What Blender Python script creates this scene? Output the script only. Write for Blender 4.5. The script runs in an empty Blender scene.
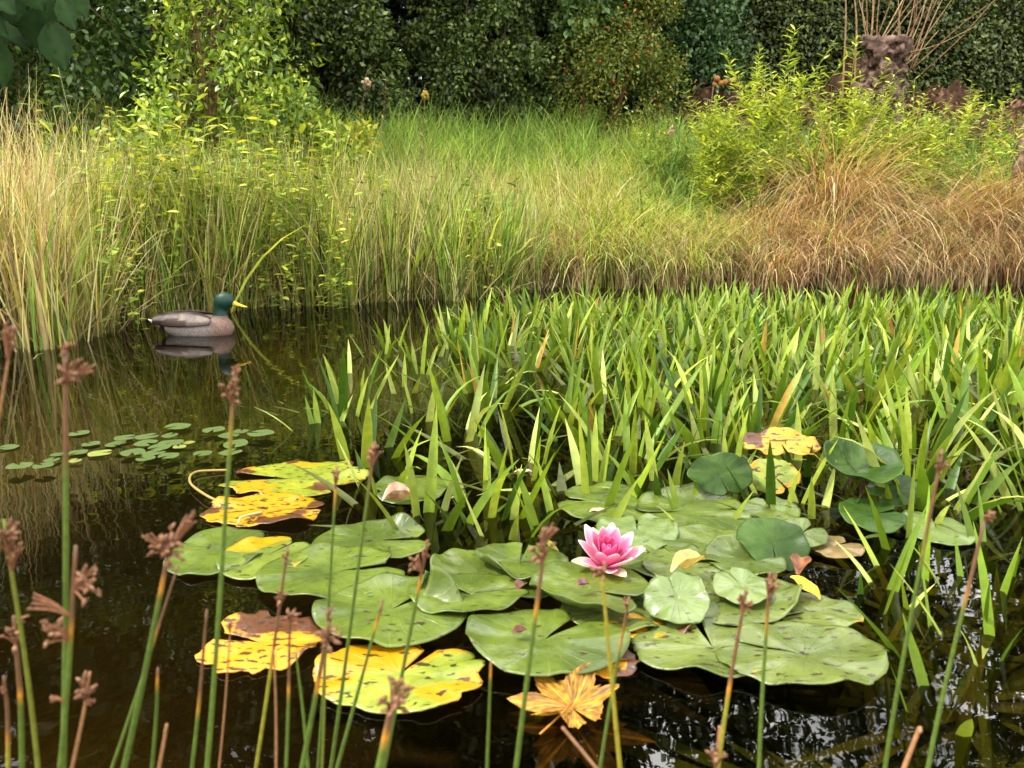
import bpy, math, random
import numpy as np
from mathutils import Matrix, Vector

rng = np.random.default_rng(11)
random.seed(11)
R = math.radians
SC = bpy.context.scene
COL = SC.collection

# ------------------------------------------------------------------ camera, sky, sun, exposure
CAM_H, FPX, PITCH = 0.72, 745.0, R(12.7)
cam_d = bpy.data.cameras.new('camera')
cam = bpy.data.objects.new('camera', cam_d)
COL.objects.link(cam)
cam.location = (0, 0, CAM_H)
cam.rotation_euler = (R(90) - PITCH, 0, 0)
cam_d.sensor_width = 36
cam_d.lens = 36 * FPX / 1024
cam_d.clip_start = 0.05
cam_d.clip_end = 2000
cam_d.dof.use_dof = True
cam_d.dof.focus_distance = 3.0
cam_d.dof.aperture_fstop = 8.0
SC.camera = cam

SUN_EL, SUN_AZ = R(56), R(-100)          # azimuth clockwise from +Y (away from the camera)
world = bpy.data.worlds.new("World")
SC.world = world
world.use_nodes = True
wn, wl = world.node_tree.nodes, world.node_tree.links
wn.clear()
w_out = wn.new('ShaderNodeOutputWorld')
w_bg = wn.new('ShaderNodeBackground')
w_sky = wn.new('ShaderNodeTexSky')
w_sky.sky_type = 'NISHITA'
w_sky.sun_disc = False
w_sky.sun_elevation = SUN_EL
w_sky.sun_rotation = SUN_AZ
w_sky.dust_density = 2.5
w_tc = wn.new('ShaderNodeTexCoord')
w_no = wn.new('ShaderNodeTexNoise')
w_no.inputs['Scale'].default_value = 3.2
w_no.inputs['Detail'].default_value = 6
w_rm = wn.new('ShaderNodeValToRGB')
w_rm.color_ramp.elements[0].position = 0.36
w_rm.color_ramp.elements[1].position = 0.56
w_mx = wn.new('ShaderNodeMix')
w_mx.data_type = 'RGBA'
w_dt = wn.new('ShaderNodeVectorMath'); w_dt.operation = 'DOT_PRODUCT'
w_dt.inputs[1].default_value = (.36, .70, .62)
w_mr = wn.new('ShaderNodeMapRange'); w_mr.interpolation_type = 'SMOOTHSTEP'
w_mr.inputs['From Min'].default_value = .84; w_mr.inputs['From Max'].default_value = .985
w_cl = wn.new('ShaderNodeMix'); w_cl.data_type = 'RGBA'                    # extra-bright cloud patch added ahead right to whiten the water's sky glints
w_cl.inputs['A'].default_value = (18.0, 17.9, 17.5, 1); w_cl.inputs['B'].default_value = (62, 61, 59, 1)
wl.new(w_tc.outputs['Generated'], w_dt.inputs[0]); wl.new(w_dt.outputs['Value'], w_mr.inputs['Value'])
wl.new(w_mr.outputs['Result'], w_cl.inputs['Factor']); wl.new(w_cl.outputs['Result'], w_mx.inputs['B'])
wl.new(w_tc.outputs['Generated'], w_no.inputs['Vector'])
wl.new(w_no.outputs['Fac'], w_rm.inputs['Fac'])
wl.new(w_rm.outputs['Color'], w_mx.inputs['Factor'])
wl.new(w_sky.outputs['Color'], w_mx.inputs['A'])
wl.new(w_mx.outputs['Result'], w_bg.inputs['Color'])
wl.new(w_bg.outputs['Background'], w_out.inputs['Surface'])
w_bg.inputs['Strength'].default_value = 0.12

sun_d = bpy.data.lights.new('sun', 'SUN')
sun = bpy.data.objects.new('sun', sun_d)
COL.objects.link(sun)
sun_d.energy = 3.2
sun_d.angle = R(5.0)
sun_d.color = (1.0, 0.95, 0.86)
sdir = Vector((math.sin(SUN_AZ) * math.cos(SUN_EL), math.cos(SUN_AZ) * math.cos(SUN_EL), math.sin(SUN_EL)))
sun.rotation_euler = (-sdir).to_track_quat('-Z', 'Y').to_euler()

SC.view_settings.view_transform = 'Standard'
SC.view_settings.look = 'None'
SC.view_settings.gamma = 1
SC.view_settings.use_curve_mapping = False
SC.view_settings.exposure = 0.92
SC.render.engine = 'CYCLES'
SC.cycles.max_bounces = 8
SC.cycles.transparent_max_bounces = 12
SC.cycles.caustics_reflective = False
SC.cycles.caustics_refractive = False
SC.cycles.use_denoising = True

# ------------------------------------------------------------------ helpers
def ray(px, py):
    d = np.array([(px - 512) / FPX, -(py - 384) / FPX, -1.0])
    c, s = math.cos(R(90) - PITCH), math.sin(R(90) - PITCH)
    return np.array([d[0], c * d[1] - s * d[2], s * d[1] + c * d[2]])

def P(px, py, z=0.0):                      # point of the horizontal plane z seen at a pixel
    r = ray(px, py)
    t = (z - CAM_H) / r[2]
    return np.array([r[0] * t, r[1] * t, z])

def Q(px, py, Y):                          # point at forward distance Y seen at a pixel
    r = ray(px, py)
    t = Y / r[1]
    return np.array([r[0] * t, Y, CAM_H + r[2] * t])

def lin(*c):
    a = np.array(c, float) / 255.0
    return np.where(a <= 0.04045, a / 12.92, ((a + 0.055) / 1.055) ** 2.4)

def nrm(v):
    return v / np.maximum(np.linalg.norm(v, axis=-1, keepdims=True), 1e-9)

def mk(name, verts, quads=None, tris=None, mat=None, parent=None, attrs=None, smooth=False):
    me = bpy.data.meshes.new(name)
    verts = np.asarray(verts, np.float32).reshape(-1, 3)
    loops, totals = [], []
    if quads is not None and len(quads):
        q = np.asarray(quads, np.int32).reshape(-1, 4)
        loops.append(q.ravel()); totals.append(np.full(len(q), 4, np.int32))
    if tris is not None and len(tris):
        t = np.asarray(tris, np.int32).reshape(-1, 3)
        loops.append(t.ravel()); totals.append(np.full(len(t), 3, np.int32))
    loops = np.concatenate(loops); totals = np.concatenate(totals)
    starts = np.concatenate([[0], np.cumsum(totals)[:-1]]).astype(np.int32)
    me.vertices.add(len(verts)); me.vertices.foreach_set('co', verts.ravel())
    me.loops.add(len(loops)); me.loops.foreach_set('vertex_index', loops.astype(np.int32))
    me.polygons.add(len(totals)); me.polygons.foreach_set('loop_start', starts)
    me.polygons.foreach_set('loop_total', totals)
    if smooth:
        me.polygons.foreach_set('use_smooth', np.ones(len(totals), bool))
    for k, v in (attrs or {}).items():
        v = np.asarray(v, np.float32)
        if v.ndim == 2:
            a = me.attributes.new(k, 'FLOAT_COLOR', 'POINT')
            if v.shape[1] == 3:
                v = np.concatenate([v, np.ones((len(v), 1), np.float32)], 1)
            a.data.foreach_set('color', v.ravel())
        else:
            a = me.attributes.new(k, 'FLOAT', 'POINT')
            a.data.foreach_set('value', v.ravel())
    me.update(calc_edges=True)
    if mat: me.materials.append(mat)
    o = bpy.data.objects.new(name, me)
    COL.objects.link(o)
    if parent: o.parent = parent
    return o

class MB:                                   # collects pieces that become ONE mesh
    def __init__(s): s.v, s.q, s.t, s.c, s.n = [], [], [], [], 0
    def add(s, v, q=None, t=None, c=(1, 1, 1)):
        v = np.asarray(v, float).reshape(-1, 3)
        if q is not None and len(q): s.q.append(np.asarray(q).reshape(-1, 4) + s.n)
        if t is not None and len(t): s.t.append(np.asarray(t).reshape(-1, 3) + s.n)
        c = np.asarray(c, float)
        if c.ndim == 1: c = np.tile(c, (len(v), 1))
        s.v.append(v); s.c.append(c); s.n += len(v)
        return s
    def build(s, name, mat, parent=None, smooth=False):
        return mk(name, np.concatenate(s.v), np.concatenate(s.q) if s.q else None,
                  np.concatenate(s.t) if s.t else None, mat, parent, {'col': np.concatenate(s.c)}, smooth)

def tag(o, label=None, cat=None, group=None, kind=None):
    if label: o['label'] = label
    if cat: o['category'] = cat
    if group: o['group'] = group
    if kind: o['kind'] = kind
    return o

def empty(name, loc=(0, 0, 0), rz=0.0):
    o = bpy.data.objects.new(name, None)
    o.empty_display_size = 0.1
    COL.objects.link(o)
    o.location = [float(v) for v in loc]
    o.rotation_euler = (0, 0, rz)
    return o

def copy_tree(o, parent=None):
    c = o.copy(); COL.objects.link(c)
    if parent: c.parent = parent
    for ch in list(o.children): copy_tree(ch, c)
    return c

def tube(pts, rad, n=7):                    # -> verts, quads of a tapered tube along points
    pts = np.asarray(pts, float); rad = np.broadcast_to(np.asarray(rad, float), (len(pts),))
    d = nrm(np.gradient(pts, axis=0))
    up = np.array([0, 0, 1.0]) if abs(d[0][2]) < 0.9 else np.array([1.0, 0, 0])
    a = nrm(np.cross(d, up)); b = np.cross(d, a)
    th = np.linspace(0, 2 * np.pi, n, endpoint=False)
    v = pts[:, None] + rad[:, None, None] * (np.cos(th)[None, :, None] * a[:, None] + np.sin(th)[None, :, None] * b[:, None])
    q = []
    for i in range(len(pts) - 1):
        for j in range(n):
            k = (j + 1) % n
            q.append((i * n + j, i * n + k, (i + 1) * n + k, (i + 1) * n + j))
    v = v.reshape(-1, 3)
    t = []
    m = len(v)
    v = np.concatenate([v, [pts[0] - d[0] * rad[0] * .3, pts[-1] + d[-1] * rad[-1] * .6]])
    for j in range(n):
        k = (j + 1) % n
        t.append((m, k, j)); t.append((m + 1, m - n + j, m - n + k))
    return v, q, t

def spline(pts, n=8):                       # Catmull-Rom through points
    p = np.asarray(pts, float); out = []
    e = np.concatenate([[2 * p[0] - p[1]], p, [2 * p[-1] - p[-2]]])
    for i in range(len(p) - 1):
        a, b, c, d = e[i:i + 4]
        for t in np.linspace(0, 1, n, endpoint=False):
            out.append(.5 * (2 * b + (c - a) * t + (2 * a - 5 * b + 4 * c - d) * t * t + (3 * b - a - 3 * c + d) * t ** 3))
    out.append(p[-1])
    return np.array(out)

def frames(d, n):                           # rotation matrices with x along d, z near n
    d = nrm(d); y = nrm(np.cross(n, d)); z = np.cross(d, y)
    return np.stack([d, y, z], -1)

def stamp(tv, tf, pos, Rm, sc, col):        # many copies of a small template merged: -> verts, faces, colours
    N, k = len(pos), len(tv)
    sc = np.asarray(sc, float)
    if sc.ndim == 1: sc = np.stack([sc, sc, sc], -1)
    loc = tv[None] * sc[:, None, :]
    v = np.einsum('nij,nkj->nki', Rm, loc) + pos[:, None]
    f = (tf[None] + (np.arange(N) * k)[:, None, None]).reshape(-1, tf.shape[1])
    c = np.repeat(col, k, axis=0)
    return v.reshape(-1, 3), f, c

LEAF_V = np.array([[0, 0, 0], [.45, .5, .12], [1, 0, -.06], [.45, -.5, .12]], float)
LEAF_F = np.array([[0, 2, 1], [0, 3, 2]])
LEAF8_V = np.array([[0, 0, 0], [.25, .40, .10], [.6, .42, .08], [1, 0, -.16], [.6, -.42, .08], [.25, -.40, .10], [.3, 0, 0], [.65, 0, -.03]], float)
LEAF8_F = np.array([[0, 6, 1, 1], [1, 6, 7, 2], [2, 7, 3, 3], [0, 5, 6, 6], [5, 4, 7, 6], [4, 3, 7, 7]])
LEAF8_T = np.array([[0, 6, 1], [1, 6, 7], [1, 7, 2], [2, 7, 3], [0, 5, 6], [5, 4, 7], [5, 7, 6], [4, 3, 7]])

def pal(cols, n, jit=0.18, w=None):         # n colours picked from an sRGB palette with jitter
    c = np.array([lin(*k) for k in cols])
    i = rng.choice(len(c), n, p=w)
    j = rng.integers(0, len(c), n)
    m = rng.random((n, 1)) * .35
    out = c[i] * (1 - m) + c[j] * m
    return np.clip(out * (1 + rng.normal(0, jit, (n, 1))), 0.002, .9)

def blades(base, az, length, width, lean, curve, nseg, c0, c1, face=None, keel=0.0, prof='grass', pw=1.5, twist=0.0):
    N = len(base); t = np.linspace(0, 1, nseg + 1)
    ang = lean[:, None] + curve[:, None] * (t[None] ** pw)
    step = length[:, None] / nseg
    mid = (ang[:, :-1] + ang[:, 1:]) / 2
    hx = np.concatenate([np.zeros((N, 1)), np.cumsum(np.sin(mid) * step, 1)], 1)
    hz = np.concatenate([np.zeros((N, 1)), np.cumsum(np.cos(mid) * step, 1)], 1)
    ca, sa = np.cos(az)[:, None], np.sin(az)[:, None]
    ctr = np.stack([base[:, 0:1] + hx * ca, base[:, 1:2] + hx * sa, base[:, 2:3] + hz], -1)
    if prof == 'grass': w = 1 - .92 * t ** 1.6
    elif prof == 'strap': w = (0.72 + .28 * np.sin(np.pi * np.minimum(t * 1.15, 1) ** .8)) * np.clip((1 - t) * 3.6, 0.015, 1) ** .68
    else: w = np.sin(np.pi * np.clip(t, .03, .985)) ** .7
    fa = az + np.pi / 2 if face is None else face
    tw = fa[:, None] + twist * t[None] * np.sign(np.sin(fa * 7.3))[:, None] if twist else np.repeat(fa[:, None], nseg + 1, 1)
    side = np.stack([np.cos(tw), np.sin(tw), np.zeros_like(tw)], -1)
    hw = (width[:, None] * .5 * w[None])[..., None]
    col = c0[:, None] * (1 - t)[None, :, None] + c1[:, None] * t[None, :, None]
    if keel:
        nv = np.stack([np.cos(ang) * ca, np.cos(ang) * sa, -np.sin(ang)], -1)     # towards the outside of the bend
        v = np.stack([ctr - side * hw, ctr + nv * hw * keel, ctr + side * hw], 2)
        k = 3
    else:
        v = np.stack([ctr - side * hw, ctr + side * hw], 2); k = 2
    col = np.repeat(col[:, :, None], k, 2)
    idx = np.arange(N * (nseg + 1) * k).reshape(N, nseg + 1, k)
    q = []
    for j in range(k - 1):
        q.append(np.stack([idx[:, :-1, j], idx[:, :-1, j + 1], idx[:, 1:, j + 1], idx[:, 1:, j]], -1).reshape(-1, 4))
    return v.reshape(-1, 3), np.concatenate(q), col.reshape(-1, 3)

# ------------------------------------------------------------------ materials
def newmat(name):
    m = bpy.data.materials.new(name); m.use_nodes = True
    nt = m.node_tree; nt.nodes.clear()
    return m, nt.nodes, nt.links

def leafmat(name, trans=0.3, rough=0.45, spec=0.35, nscale=40.0, namt=0.25):
    m, n, l = newmat(name)
    out = n.new('ShaderNodeOutputMaterial'); b = n.new('ShaderNodeBsdfPrincipled')
    at = n.new('ShaderNodeAttribute'); at.attribute_name = 'col'
    no = n.new('ShaderNodeTexNoise'); no.inputs['Scale'].default_value = nscale; no.inputs['Detail'].default_value = 4
    tc = n.new('ShaderNodeTexCoord'); l.new(tc.outputs['Object'], no.inputs['Vector'])
    mr = n.new('ShaderNodeMapRange')
    mr.inputs['From Min'].default_value = .3; mr.inputs['From Max'].default_value = .7
    mr.inputs['To Min'].default_value = 1 - namt; mr.inputs['To Max'].default_value = 1 + namt
    l.new(no.outputs['Fac'], mr.inputs['Value'])
    mu = n.new('ShaderNodeVectorMath'); mu.operation = 'MULTIPLY'
    l.new(at.outputs['Color'], mu.inputs[0]); l.new(mr.outputs['Result'], mu.inputs[1])
    l.new(mu.outputs[0], b.inputs['Base Color'])
    b.inputs['Roughness'].default_value = rough; b.inputs['Specular IOR Level'].default_value = spec
    if trans > 0:
        t = n.new('ShaderNodeBsdfTranslucent'); mx = n.new('ShaderNodeMixShader'); mx.inputs[0].default_value = trans
        g = n.new('ShaderNodeVectorMath'); g.operation = 'MULTIPLY'; g.inputs[1].default_value = (1.25, 1.2, .7)
        l.new(mu.outputs[0], g.inputs[0]); l.new(g.outputs[0], t.inputs['Color'])
        l.new(b.outputs[0], mx.inputs[1]); l.new(t.outputs[0], mx.inputs[2]); l.new(mx.outputs[0], out.inputs[0])
    else:
        l.new(b.outputs[0], out.inputs[0])
    return m

M_grass = leafmat('dry_and_green_grass', .38, .55, .25, 9, .25)
M_leaf = leafmat('shrub_leaf', .28, .42, .4, 30, .2)
M_big = leafmat('large_matt_leaf', .12, .8, .06, 30, .15)
M_dark = leafmat('dark_evergreen_leaf', .12, .4, .4, 8, .3)
M_sword = leafmat('fleshy_sword_leaf', .27, .4, .32, 35, .18)
M_rush = leafmat('rush_stem_skin', 0.0, .4, .4, 160, .2)
M_spike = leafmat('brown_spikelet', 0.1, .7, .2, 400, .35)
M_bark = leafmat('rough_bark', 0, .85, .2, 18, .45)
M_petal = leafmat('lily_petal', .3, .45, .3, 90, .06)
M_feather = leafmat('duck_feather', 0, .6, .3, 130, .42)
for nd_ in M_feather.node_tree.nodes:
    if nd_.type == 'TEX_NOISE': nd_.inputs['Detail'].default_value = 7; nd_.inputs['Distortion'].default_value = 1.2
_n, _l = M_feather.node_tree.nodes, M_feather.node_tree.links
_w = _n.new('ShaderNodeTexWave'); _w.inputs['Scale'].default_value = 34; _w.inputs['Distortion'].default_value = 7; _w.inputs['Detail'].default_value = 4; _w.inputs['Detail Scale'].default_value = 3
_tc = _n.new('ShaderNodeTexCoord'); _l.new(_tc.outputs['Object'], _w.inputs['Vector'])
_r = _n.new('ShaderNodeMapRange'); _r.inputs['To Min'].default_value = .72; _r.inputs['To Max'].default_value = 1.12; _l.new(_w.outputs['Fac'], _r.inputs['Value'])
_m = _n.new('ShaderNodeVectorMath'); _m.operation = 'MULTIPLY'
_p = [k for k in _n if k.type == 'BSDF_PRINCIPLED'][0]; _src = _p.inputs['Base Color'].links[0].from_socket
_l.new(_src, _m.inputs[0]); _l.new(_r.outputs['Result'], _m.inputs[1]); _l.new(_m.outputs[0], _p.inputs['Base Color'])
M_sheen = leafmat('glossy_green_head_feather', 0, .5, .4, 160, .2)
M_bill = leafmat('duck_bill', 0, .35, .5, 60, .1)
M_litter = leafmat('fallen_leaf_skin', .15, .5, .4, 60, .35)
M_soil = leafmat('crumbly_soil', 0, .95, .1, 14, .5)

def ramp(n, stops):
    r = n.new('ShaderNodeValToRGB'); e = r.color_ramp.elements
    while len(e) < len(stops): e.new(.5)
    for k, (p, c) in enumerate(stops):
        e[k].position = p; e[k].color = (*c, 1)
    return r

# ground: wet mud and litter
M_ground, n, l = newmat('mud_and_litter')
out = n.new('ShaderNodeOutputMaterial'); b = n.new('ShaderNodeBsdfPrincipled'); l.new(b.outputs[0], out.inputs[0])
tc = n.new('ShaderNodeTexCoord'); no = n.new('ShaderNodeTexNoise'); no.inputs['Scale'].default_value = 2.2; no.inputs['Detail'].default_value = 8
l.new(tc.outputs['Object'], no.inputs['Vector'])
rp = ramp(n, [(.3, lin(38, 30, 16)), (.5, lin(72, 58, 28)), (.7, lin(88, 84, 40))])
l.new(no.outputs['Fac'], rp.inputs['Fac'])
sx_ = n.new('ShaderNodeSeparateXYZ'); l.new(tc.outputs['Object'], sx_.inputs[0])      # deep bed coloured black for light lost in the water, shallow bed olive brown
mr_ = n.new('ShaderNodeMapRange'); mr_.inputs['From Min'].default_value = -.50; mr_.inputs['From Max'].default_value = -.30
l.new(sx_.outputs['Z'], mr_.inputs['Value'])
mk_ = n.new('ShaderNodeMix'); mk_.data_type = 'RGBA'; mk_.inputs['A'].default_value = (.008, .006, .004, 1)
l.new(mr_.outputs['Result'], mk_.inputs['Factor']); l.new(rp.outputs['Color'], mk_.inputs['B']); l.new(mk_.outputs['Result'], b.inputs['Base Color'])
b.inputs['Roughness'].default_value = .95
bp = n.new('ShaderNodeBump'); bp.inputs['Strength'].default_value = .6; bp.inputs['Distance'].default_value = .05
no2 = n.new('ShaderNodeTexNoise'); no2.inputs['Scale'].default_value = 25; no2.inputs['Detail'].default_value = 6
l.new(tc.outputs['Object'], no2.inputs['Vector']); l.new(no2.outputs['Fac'], bp.inputs['Height']); l.new(bp.outputs[0], b.inputs['Normal'])

# water
M_water, n, l = newmat('pond_water_surface')
out = n.new('ShaderNodeOutputMaterial')
tr = n.new('ShaderNodeBsdfTransparent'); tr.inputs[0].default_value = (.40, .34, .17, 1)
gl = n.new('ShaderNodeBsdfGlossy'); gl.inputs['Roughness'].default_value = 0.012
fr = n.new('ShaderNodeFresnel'); fr.inputs['IOR'].default_value = 1.46
mx = n.new('ShaderNodeMixShader')
tc = n.new('ShaderNodeTexCoord')
mp = n.new('ShaderNodeMapping'); mp.inputs['Scale'].default_value = (1.0, 1.7, 1)
l.new(tc.outputs['Object'], mp.inputs['Vector'])
no = n.new('ShaderNodeTexNoise'); no.inputs['Scale'].default_value = 5; no.inputs['Detail'].default_value = 2; no.inputs['Roughness'].default_value = .55
l.new(mp.outputs[0], no.inputs['Vector'])
bp = n.new('ShaderNodeBump'); bp.inputs['Strength'].default_value = 1.0; bp.inputs['Distance'].default_value = .0007
l.new(no.outputs['Fac'], bp.inputs['Height'])
l.new(bp.outputs[0], gl.inputs['Normal']); l.new(bp.outputs[0], fr.inputs['Normal'])
l.new(fr.outputs[0], mx.inputs[0]); l.new(tr.outputs[0], mx.inputs[1]); l.new(gl.outputs[0], mx.inputs[2]); l.new(mx.outputs[0], out.inputs[0])

def padmat(name, g1, g2, yellow=0.0, brown=0.0, spots=0.25, rough=.32, ycol=(184, 134, 8), spec=.6):
    m, n, l = newmat(name)
    def math_(op, a, bb=None):
        k = n.new('ShaderNodeMath'); k.operation = op
        for i, v in enumerate((a, bb)):
            if v is None: continue
            if isinstance(v, (int, float)): k.inputs[i].default_value = v
            else: l.new(v, k.inputs[i])
        return k.outputs[0]
    def mixc(f, a, bb):
        k = n.new('ShaderNodeMix'); k.data_type = 'RGBA'
        l.new(f, k.inputs['Factor'])
        for s, v in (('A', a), ('B', bb)):
            if isinstance(v, tuple) or isinstance(v, np.ndarray): k.inputs[s].default_value = (*v, 1)
            else: l.new(v, k.inputs[s])
        return k.outputs['Result']
    def noise(sc, off, det=4, stretch=None):
        tc = n.new('ShaderNodeTexCoord'); oi = n.new('ShaderNodeObjectInfo')
        ad = n.new('ShaderNodeVectorMath'); ad.operation = 'ADD'
        k = math_('MULTIPLY_ADD', oi.outputs['Random'], 37.0); k.node.inputs[2].default_value = off
        l.new(tc.outputs['Object'], ad.inputs[0]); l.new(k, ad.inputs[1])
        src = ad.outputs[0]
        if stretch:
            ms = n.new('ShaderNodeMapping'); ms.inputs['Scale'].default_value = stretch
            l.new(src, ms.inputs['Vector']); src = ms.outputs[0]
        t = n.new('ShaderNodeTexNoise'); t.inputs['Scale'].default_value = sc; t.inputs['Detail'].default_value = det
        l.new(src, t.inputs['Vector'])
        return t.outputs['Fac']
    def step(v, lo, hi):
        k = n.new('ShaderNodeMapRange'); k.interpolation_type = 'SMOOTHSTEP'
        k.inputs['From Min'].default_value = lo; k.inputs['From Max'].default_value = hi
        l.new(v, k.inputs['Value']); return k.outputs['Result']
    out = n.new('ShaderNodeOutputMaterial'); b = n.new('ShaderNodeBsdfPrincipled')
    pr = n.new('ShaderNodeAttribute'); pr.attribute_name = 'pr'
    pt = n.new('ShaderNodeAttribute'); pt.attribute_name = 'pt'
    r, th = pr.outputs['Fac'], pt.outputs['Fac']
    c = mixc(step(noise(9, 0, 6), .35, .65), lin(*g1), lin(*g2))
    c = mixc(math_('MULTIPLY', step(noise(55, 31, 5), .45, .7), .35), c, lin(*[k * .72 for k in g1]))
    # veins run from the petiole outwards
    v = math_('ABSOLUTE', math_('SINE', math_('MULTIPLY', math_('ADD', th, math_('MULTIPLY', noise(9, 9), .3)), 11.0)))
    vein = math_('MULTIPLY', math_('SUBTRACT', 1.0, step(v, 0.02, .16)), math_('SUBTRACT', .36, math_('MULTIPLY', r, .28)))
    c = mixc(vein, c, lin(156, 164, 84))
    if yellow > 0:
        yv = math_('ADD', noise(6.5, 3), math_('MULTIPLY', r, .16))
        c = mixc(step(yv, .82 - yellow * .5, .88 - yellow * .5), c, lin(*ycol))
        c = mixc(step(noise(14, 21), .52, .72), c, lin(214, 140, 18)) if yellow > .6 else c
    if brown > 0:
        bv = math_('ADD', noise(8, 5, 6), math_('MULTIPLY', r, .10))
        c = mixc(step(bv, .84 - brown * .4, .88 - brown * .4), c, lin(88, 50, 22))
    sp = noise(42, 11, 3, (1, 2.2, 1))
    c = mixc(math_('MULTIPLY', step(sp, .72 - spots * .17, .75 - spots * .17), .92), c, lin(46, 32, 14))
    l.new(c, b.inputs['Base Color'])
    b.inputs['Roughness'].default_value = rough
    b.inputs['Specular IOR Level'].default_value = spec
    rr = n.new('ShaderNodeMapRange'); rr.inputs['To Min'].default_value = rough - .1; rr.inputs['To Max'].default_value = rough + .16
    l.new(noise(20, 15), rr.inputs['Value']); l.new(rr.outputs['Result'], b.inputs['Roughness'])
    bp = n.new('ShaderNodeBump'); bp.inputs['Strength'].default_value = .8; bp.inputs['Distance'].default_value = .008
    hh = math_('ADD', noise(16, 2, 5), math_('MULTIPLY', vein, .5))
    l.new(hh, bp.inputs['Height']); l.new(bp.outputs[0], b.inputs['Normal'])
    t = n.new('ShaderNodeBsdfTranslucent'); l.new(c, t.inputs['Color'])
    mx = n.new('ShaderNodeMixShader'); mx.inputs[0].default_value = .12
    l.new(b.outputs[0], mx.inputs[1]); l.new(t.outputs[0], mx.inputs[2]); l.new(mx.outputs[0], out.inputs[0])
    return m

PM = {   # sRGB base colours
    'green':   padmat('pad_green', (70, 86, 26), (94, 110, 34), .0, .04, .42),
    'worn':    padmat('pad_worn_green', (84, 98, 38), (106, 118, 52), .12, .12, .62),
    'pale':    padmat('pad_pale_green', (92, 112, 54), (112, 128, 68), 0, 0, .4, .32),
    'dark':    padmat('pad_dark_green', (40, 66, 14), (60, 88, 22), 0, .03, .15, .42, spec=.3),
    'edge':    padmat('pad_yellow_edged', (88, 106, 34), (112, 126, 42), .22, .08, .4),
    'mottled': padmat('pad_mottled_yellow', (116, 130, 34), (144, 148, 36), .41, .42, .7),
    'half':    padmat('pad_half_yellow', (116, 132, 42), (146, 152, 46), .46, .34, .75),
    'yellow':  padmat('pad_yellow', (172, 128, 16), (184, 140, 18), 1.0, .6, .9),
    'rotten':  padmat('pad_rotten_orange', (180, 112, 20), (192, 132, 26), .85, .62, .85, .4, (204, 140, 18)),
    'brown':   padmat('pad_brown', (104, 84, 44), (132, 110, 66), 0, .3, .3),
}

# ------------------------------------------------------------------ ground, water
POND = np.array([(-5.5, .42), (-2, .36), (0, .34), (2.5, .36), (8, .3), (18, .3), (19, 8.6), (12, 8.7), (6, 8.05), (3.6, 7.75), (2, 7.55), (.9, 7.65), (.35, 7.9),
                 (-.1, 7.1), (-.9, 6.6), (-1.7, 6.25), (-2.5, 5.75), (-2.95, 5.25), (-2.85, 4.7), (-2.75, 4.25), (-3.1, 3.7), (-3.9, 3.1), (-5.2, 2.4), (-5.8, 1.4)], float)

def sdist(x, y):                            # distance to the pond's edge, negative over the water
    x = np.asarray(x, float); y = np.asarray(y, float)
    p = np.stack([x, y], -1); best = np.full(x.shape, 1e9); inside = np.zeros(x.shape, bool)
    for i in range(len(POND)):
        a, c = POND[i], POND[(i + 1) % len(POND)]
        e = c - a
        t = np.clip(((p - a) @ e) / (e @ e), 0, 1)
        best = np.minimum(best, np.linalg.norm(p - (a + t[..., None] * e), axis=-1))
        cond = (a[1] > y) != (c[1] > y)
        with np.errstate(divide='ignore', invalid='ignore'):
            xi = (c[0] - a[0]) * (y - a[1]) / (c[1] - a[1] + 1e-12) + a[0]
        inside ^= cond & (x < xi)
    return np.where(inside, -best, best)

def gh(x, y, d=None):
    x = np.asarray(x, float); y = np.asarray(y, float)
    if d is None: d = sdist(x, y)
    far = np.interp(d, [-3, -1.5, -.5, 0, .3, 1, 2, 4, 5.2, 8, 20], [-.6, -.42, -.2, -.03, .09, .32, .72, 1.62, 1.9, 2.1, 2.2])
    near = np.interp(d, [-3, -1.3, -.4, 0, .3, 1, 3, 20], [-.6, -.5, -.2, -.03, .05, .1, .2, .4])
    k = np.clip((y - .6) / 1.5, 0, 1)
    k = k * np.clip((40 - np.abs(x)) / 10, 0, 1)
    z = near * (1 - k) + far * k
    return z + np.where(d > 0, .05, .02) * np.sin(x * 1.9 + .6) * np.sin(y * 1.5 + 1.1) * np.clip(np.abs(d), 0, 1)

def axis(lo, hi, fine0, fine1, st):
    a = np.arange(fine0, fine1 + 1e-6, st)
    g = np.geomspace(1, 1 + (hi - fine1), 16)[1:] - 1 + fine1
    h = fine0 - (np.geomspace(1, 1 + (fine0 - lo), 16)[1:] - 1)
    return np.concatenate([h[::-1], a, g])
gx, gy = axis(-600, 600, -9, 14, .16), axis(-400, 900, -1.5, 18, .16)
X, Y = np.meshgrid(gx, gy)
V = np.stack([X, Y, gh(X, Y)], -1).reshape(-1, 3)
nx = len(gx)
I = np.arange(len(V)).reshape(X.shape)
F = np.stack([I[:-1, :-1], I[:-1, 1:], I[1:, 1:], I[1:, :-1]], -1).reshape(-1, 4)
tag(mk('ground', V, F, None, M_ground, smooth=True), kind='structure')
gx, gy = np.linspace(-6.5, 19.5, 60), np.linspace(.1, 9.4, 40)
X, Y = np.meshgrid(gx, gy); V = np.stack([X, Y, X * 0], -1).reshape(-1, 3)
I = np.arange(len(V)).reshape(X.shape)
F = np.stack([I[:-1, :-1], I[:-1, 1:], I[1:, 1:], I[1:, :-1]], -1).reshape(-1, 4)
tag(mk('pond_water', V, F, None, M_water, smooth=True), kind='structure')

def pxof(x, y, z):
    c, s = math.cos(PITCH), math.sin(PITCH)
    dz = np.asarray(z) - CAM_H
    dep = np.asarray(y) * c - dz * s
    up = np.asarray(y) * s + dz * c
    return 512 + FPX * np.asarray(x) / dep, 384 - FPX * up / dep

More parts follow.
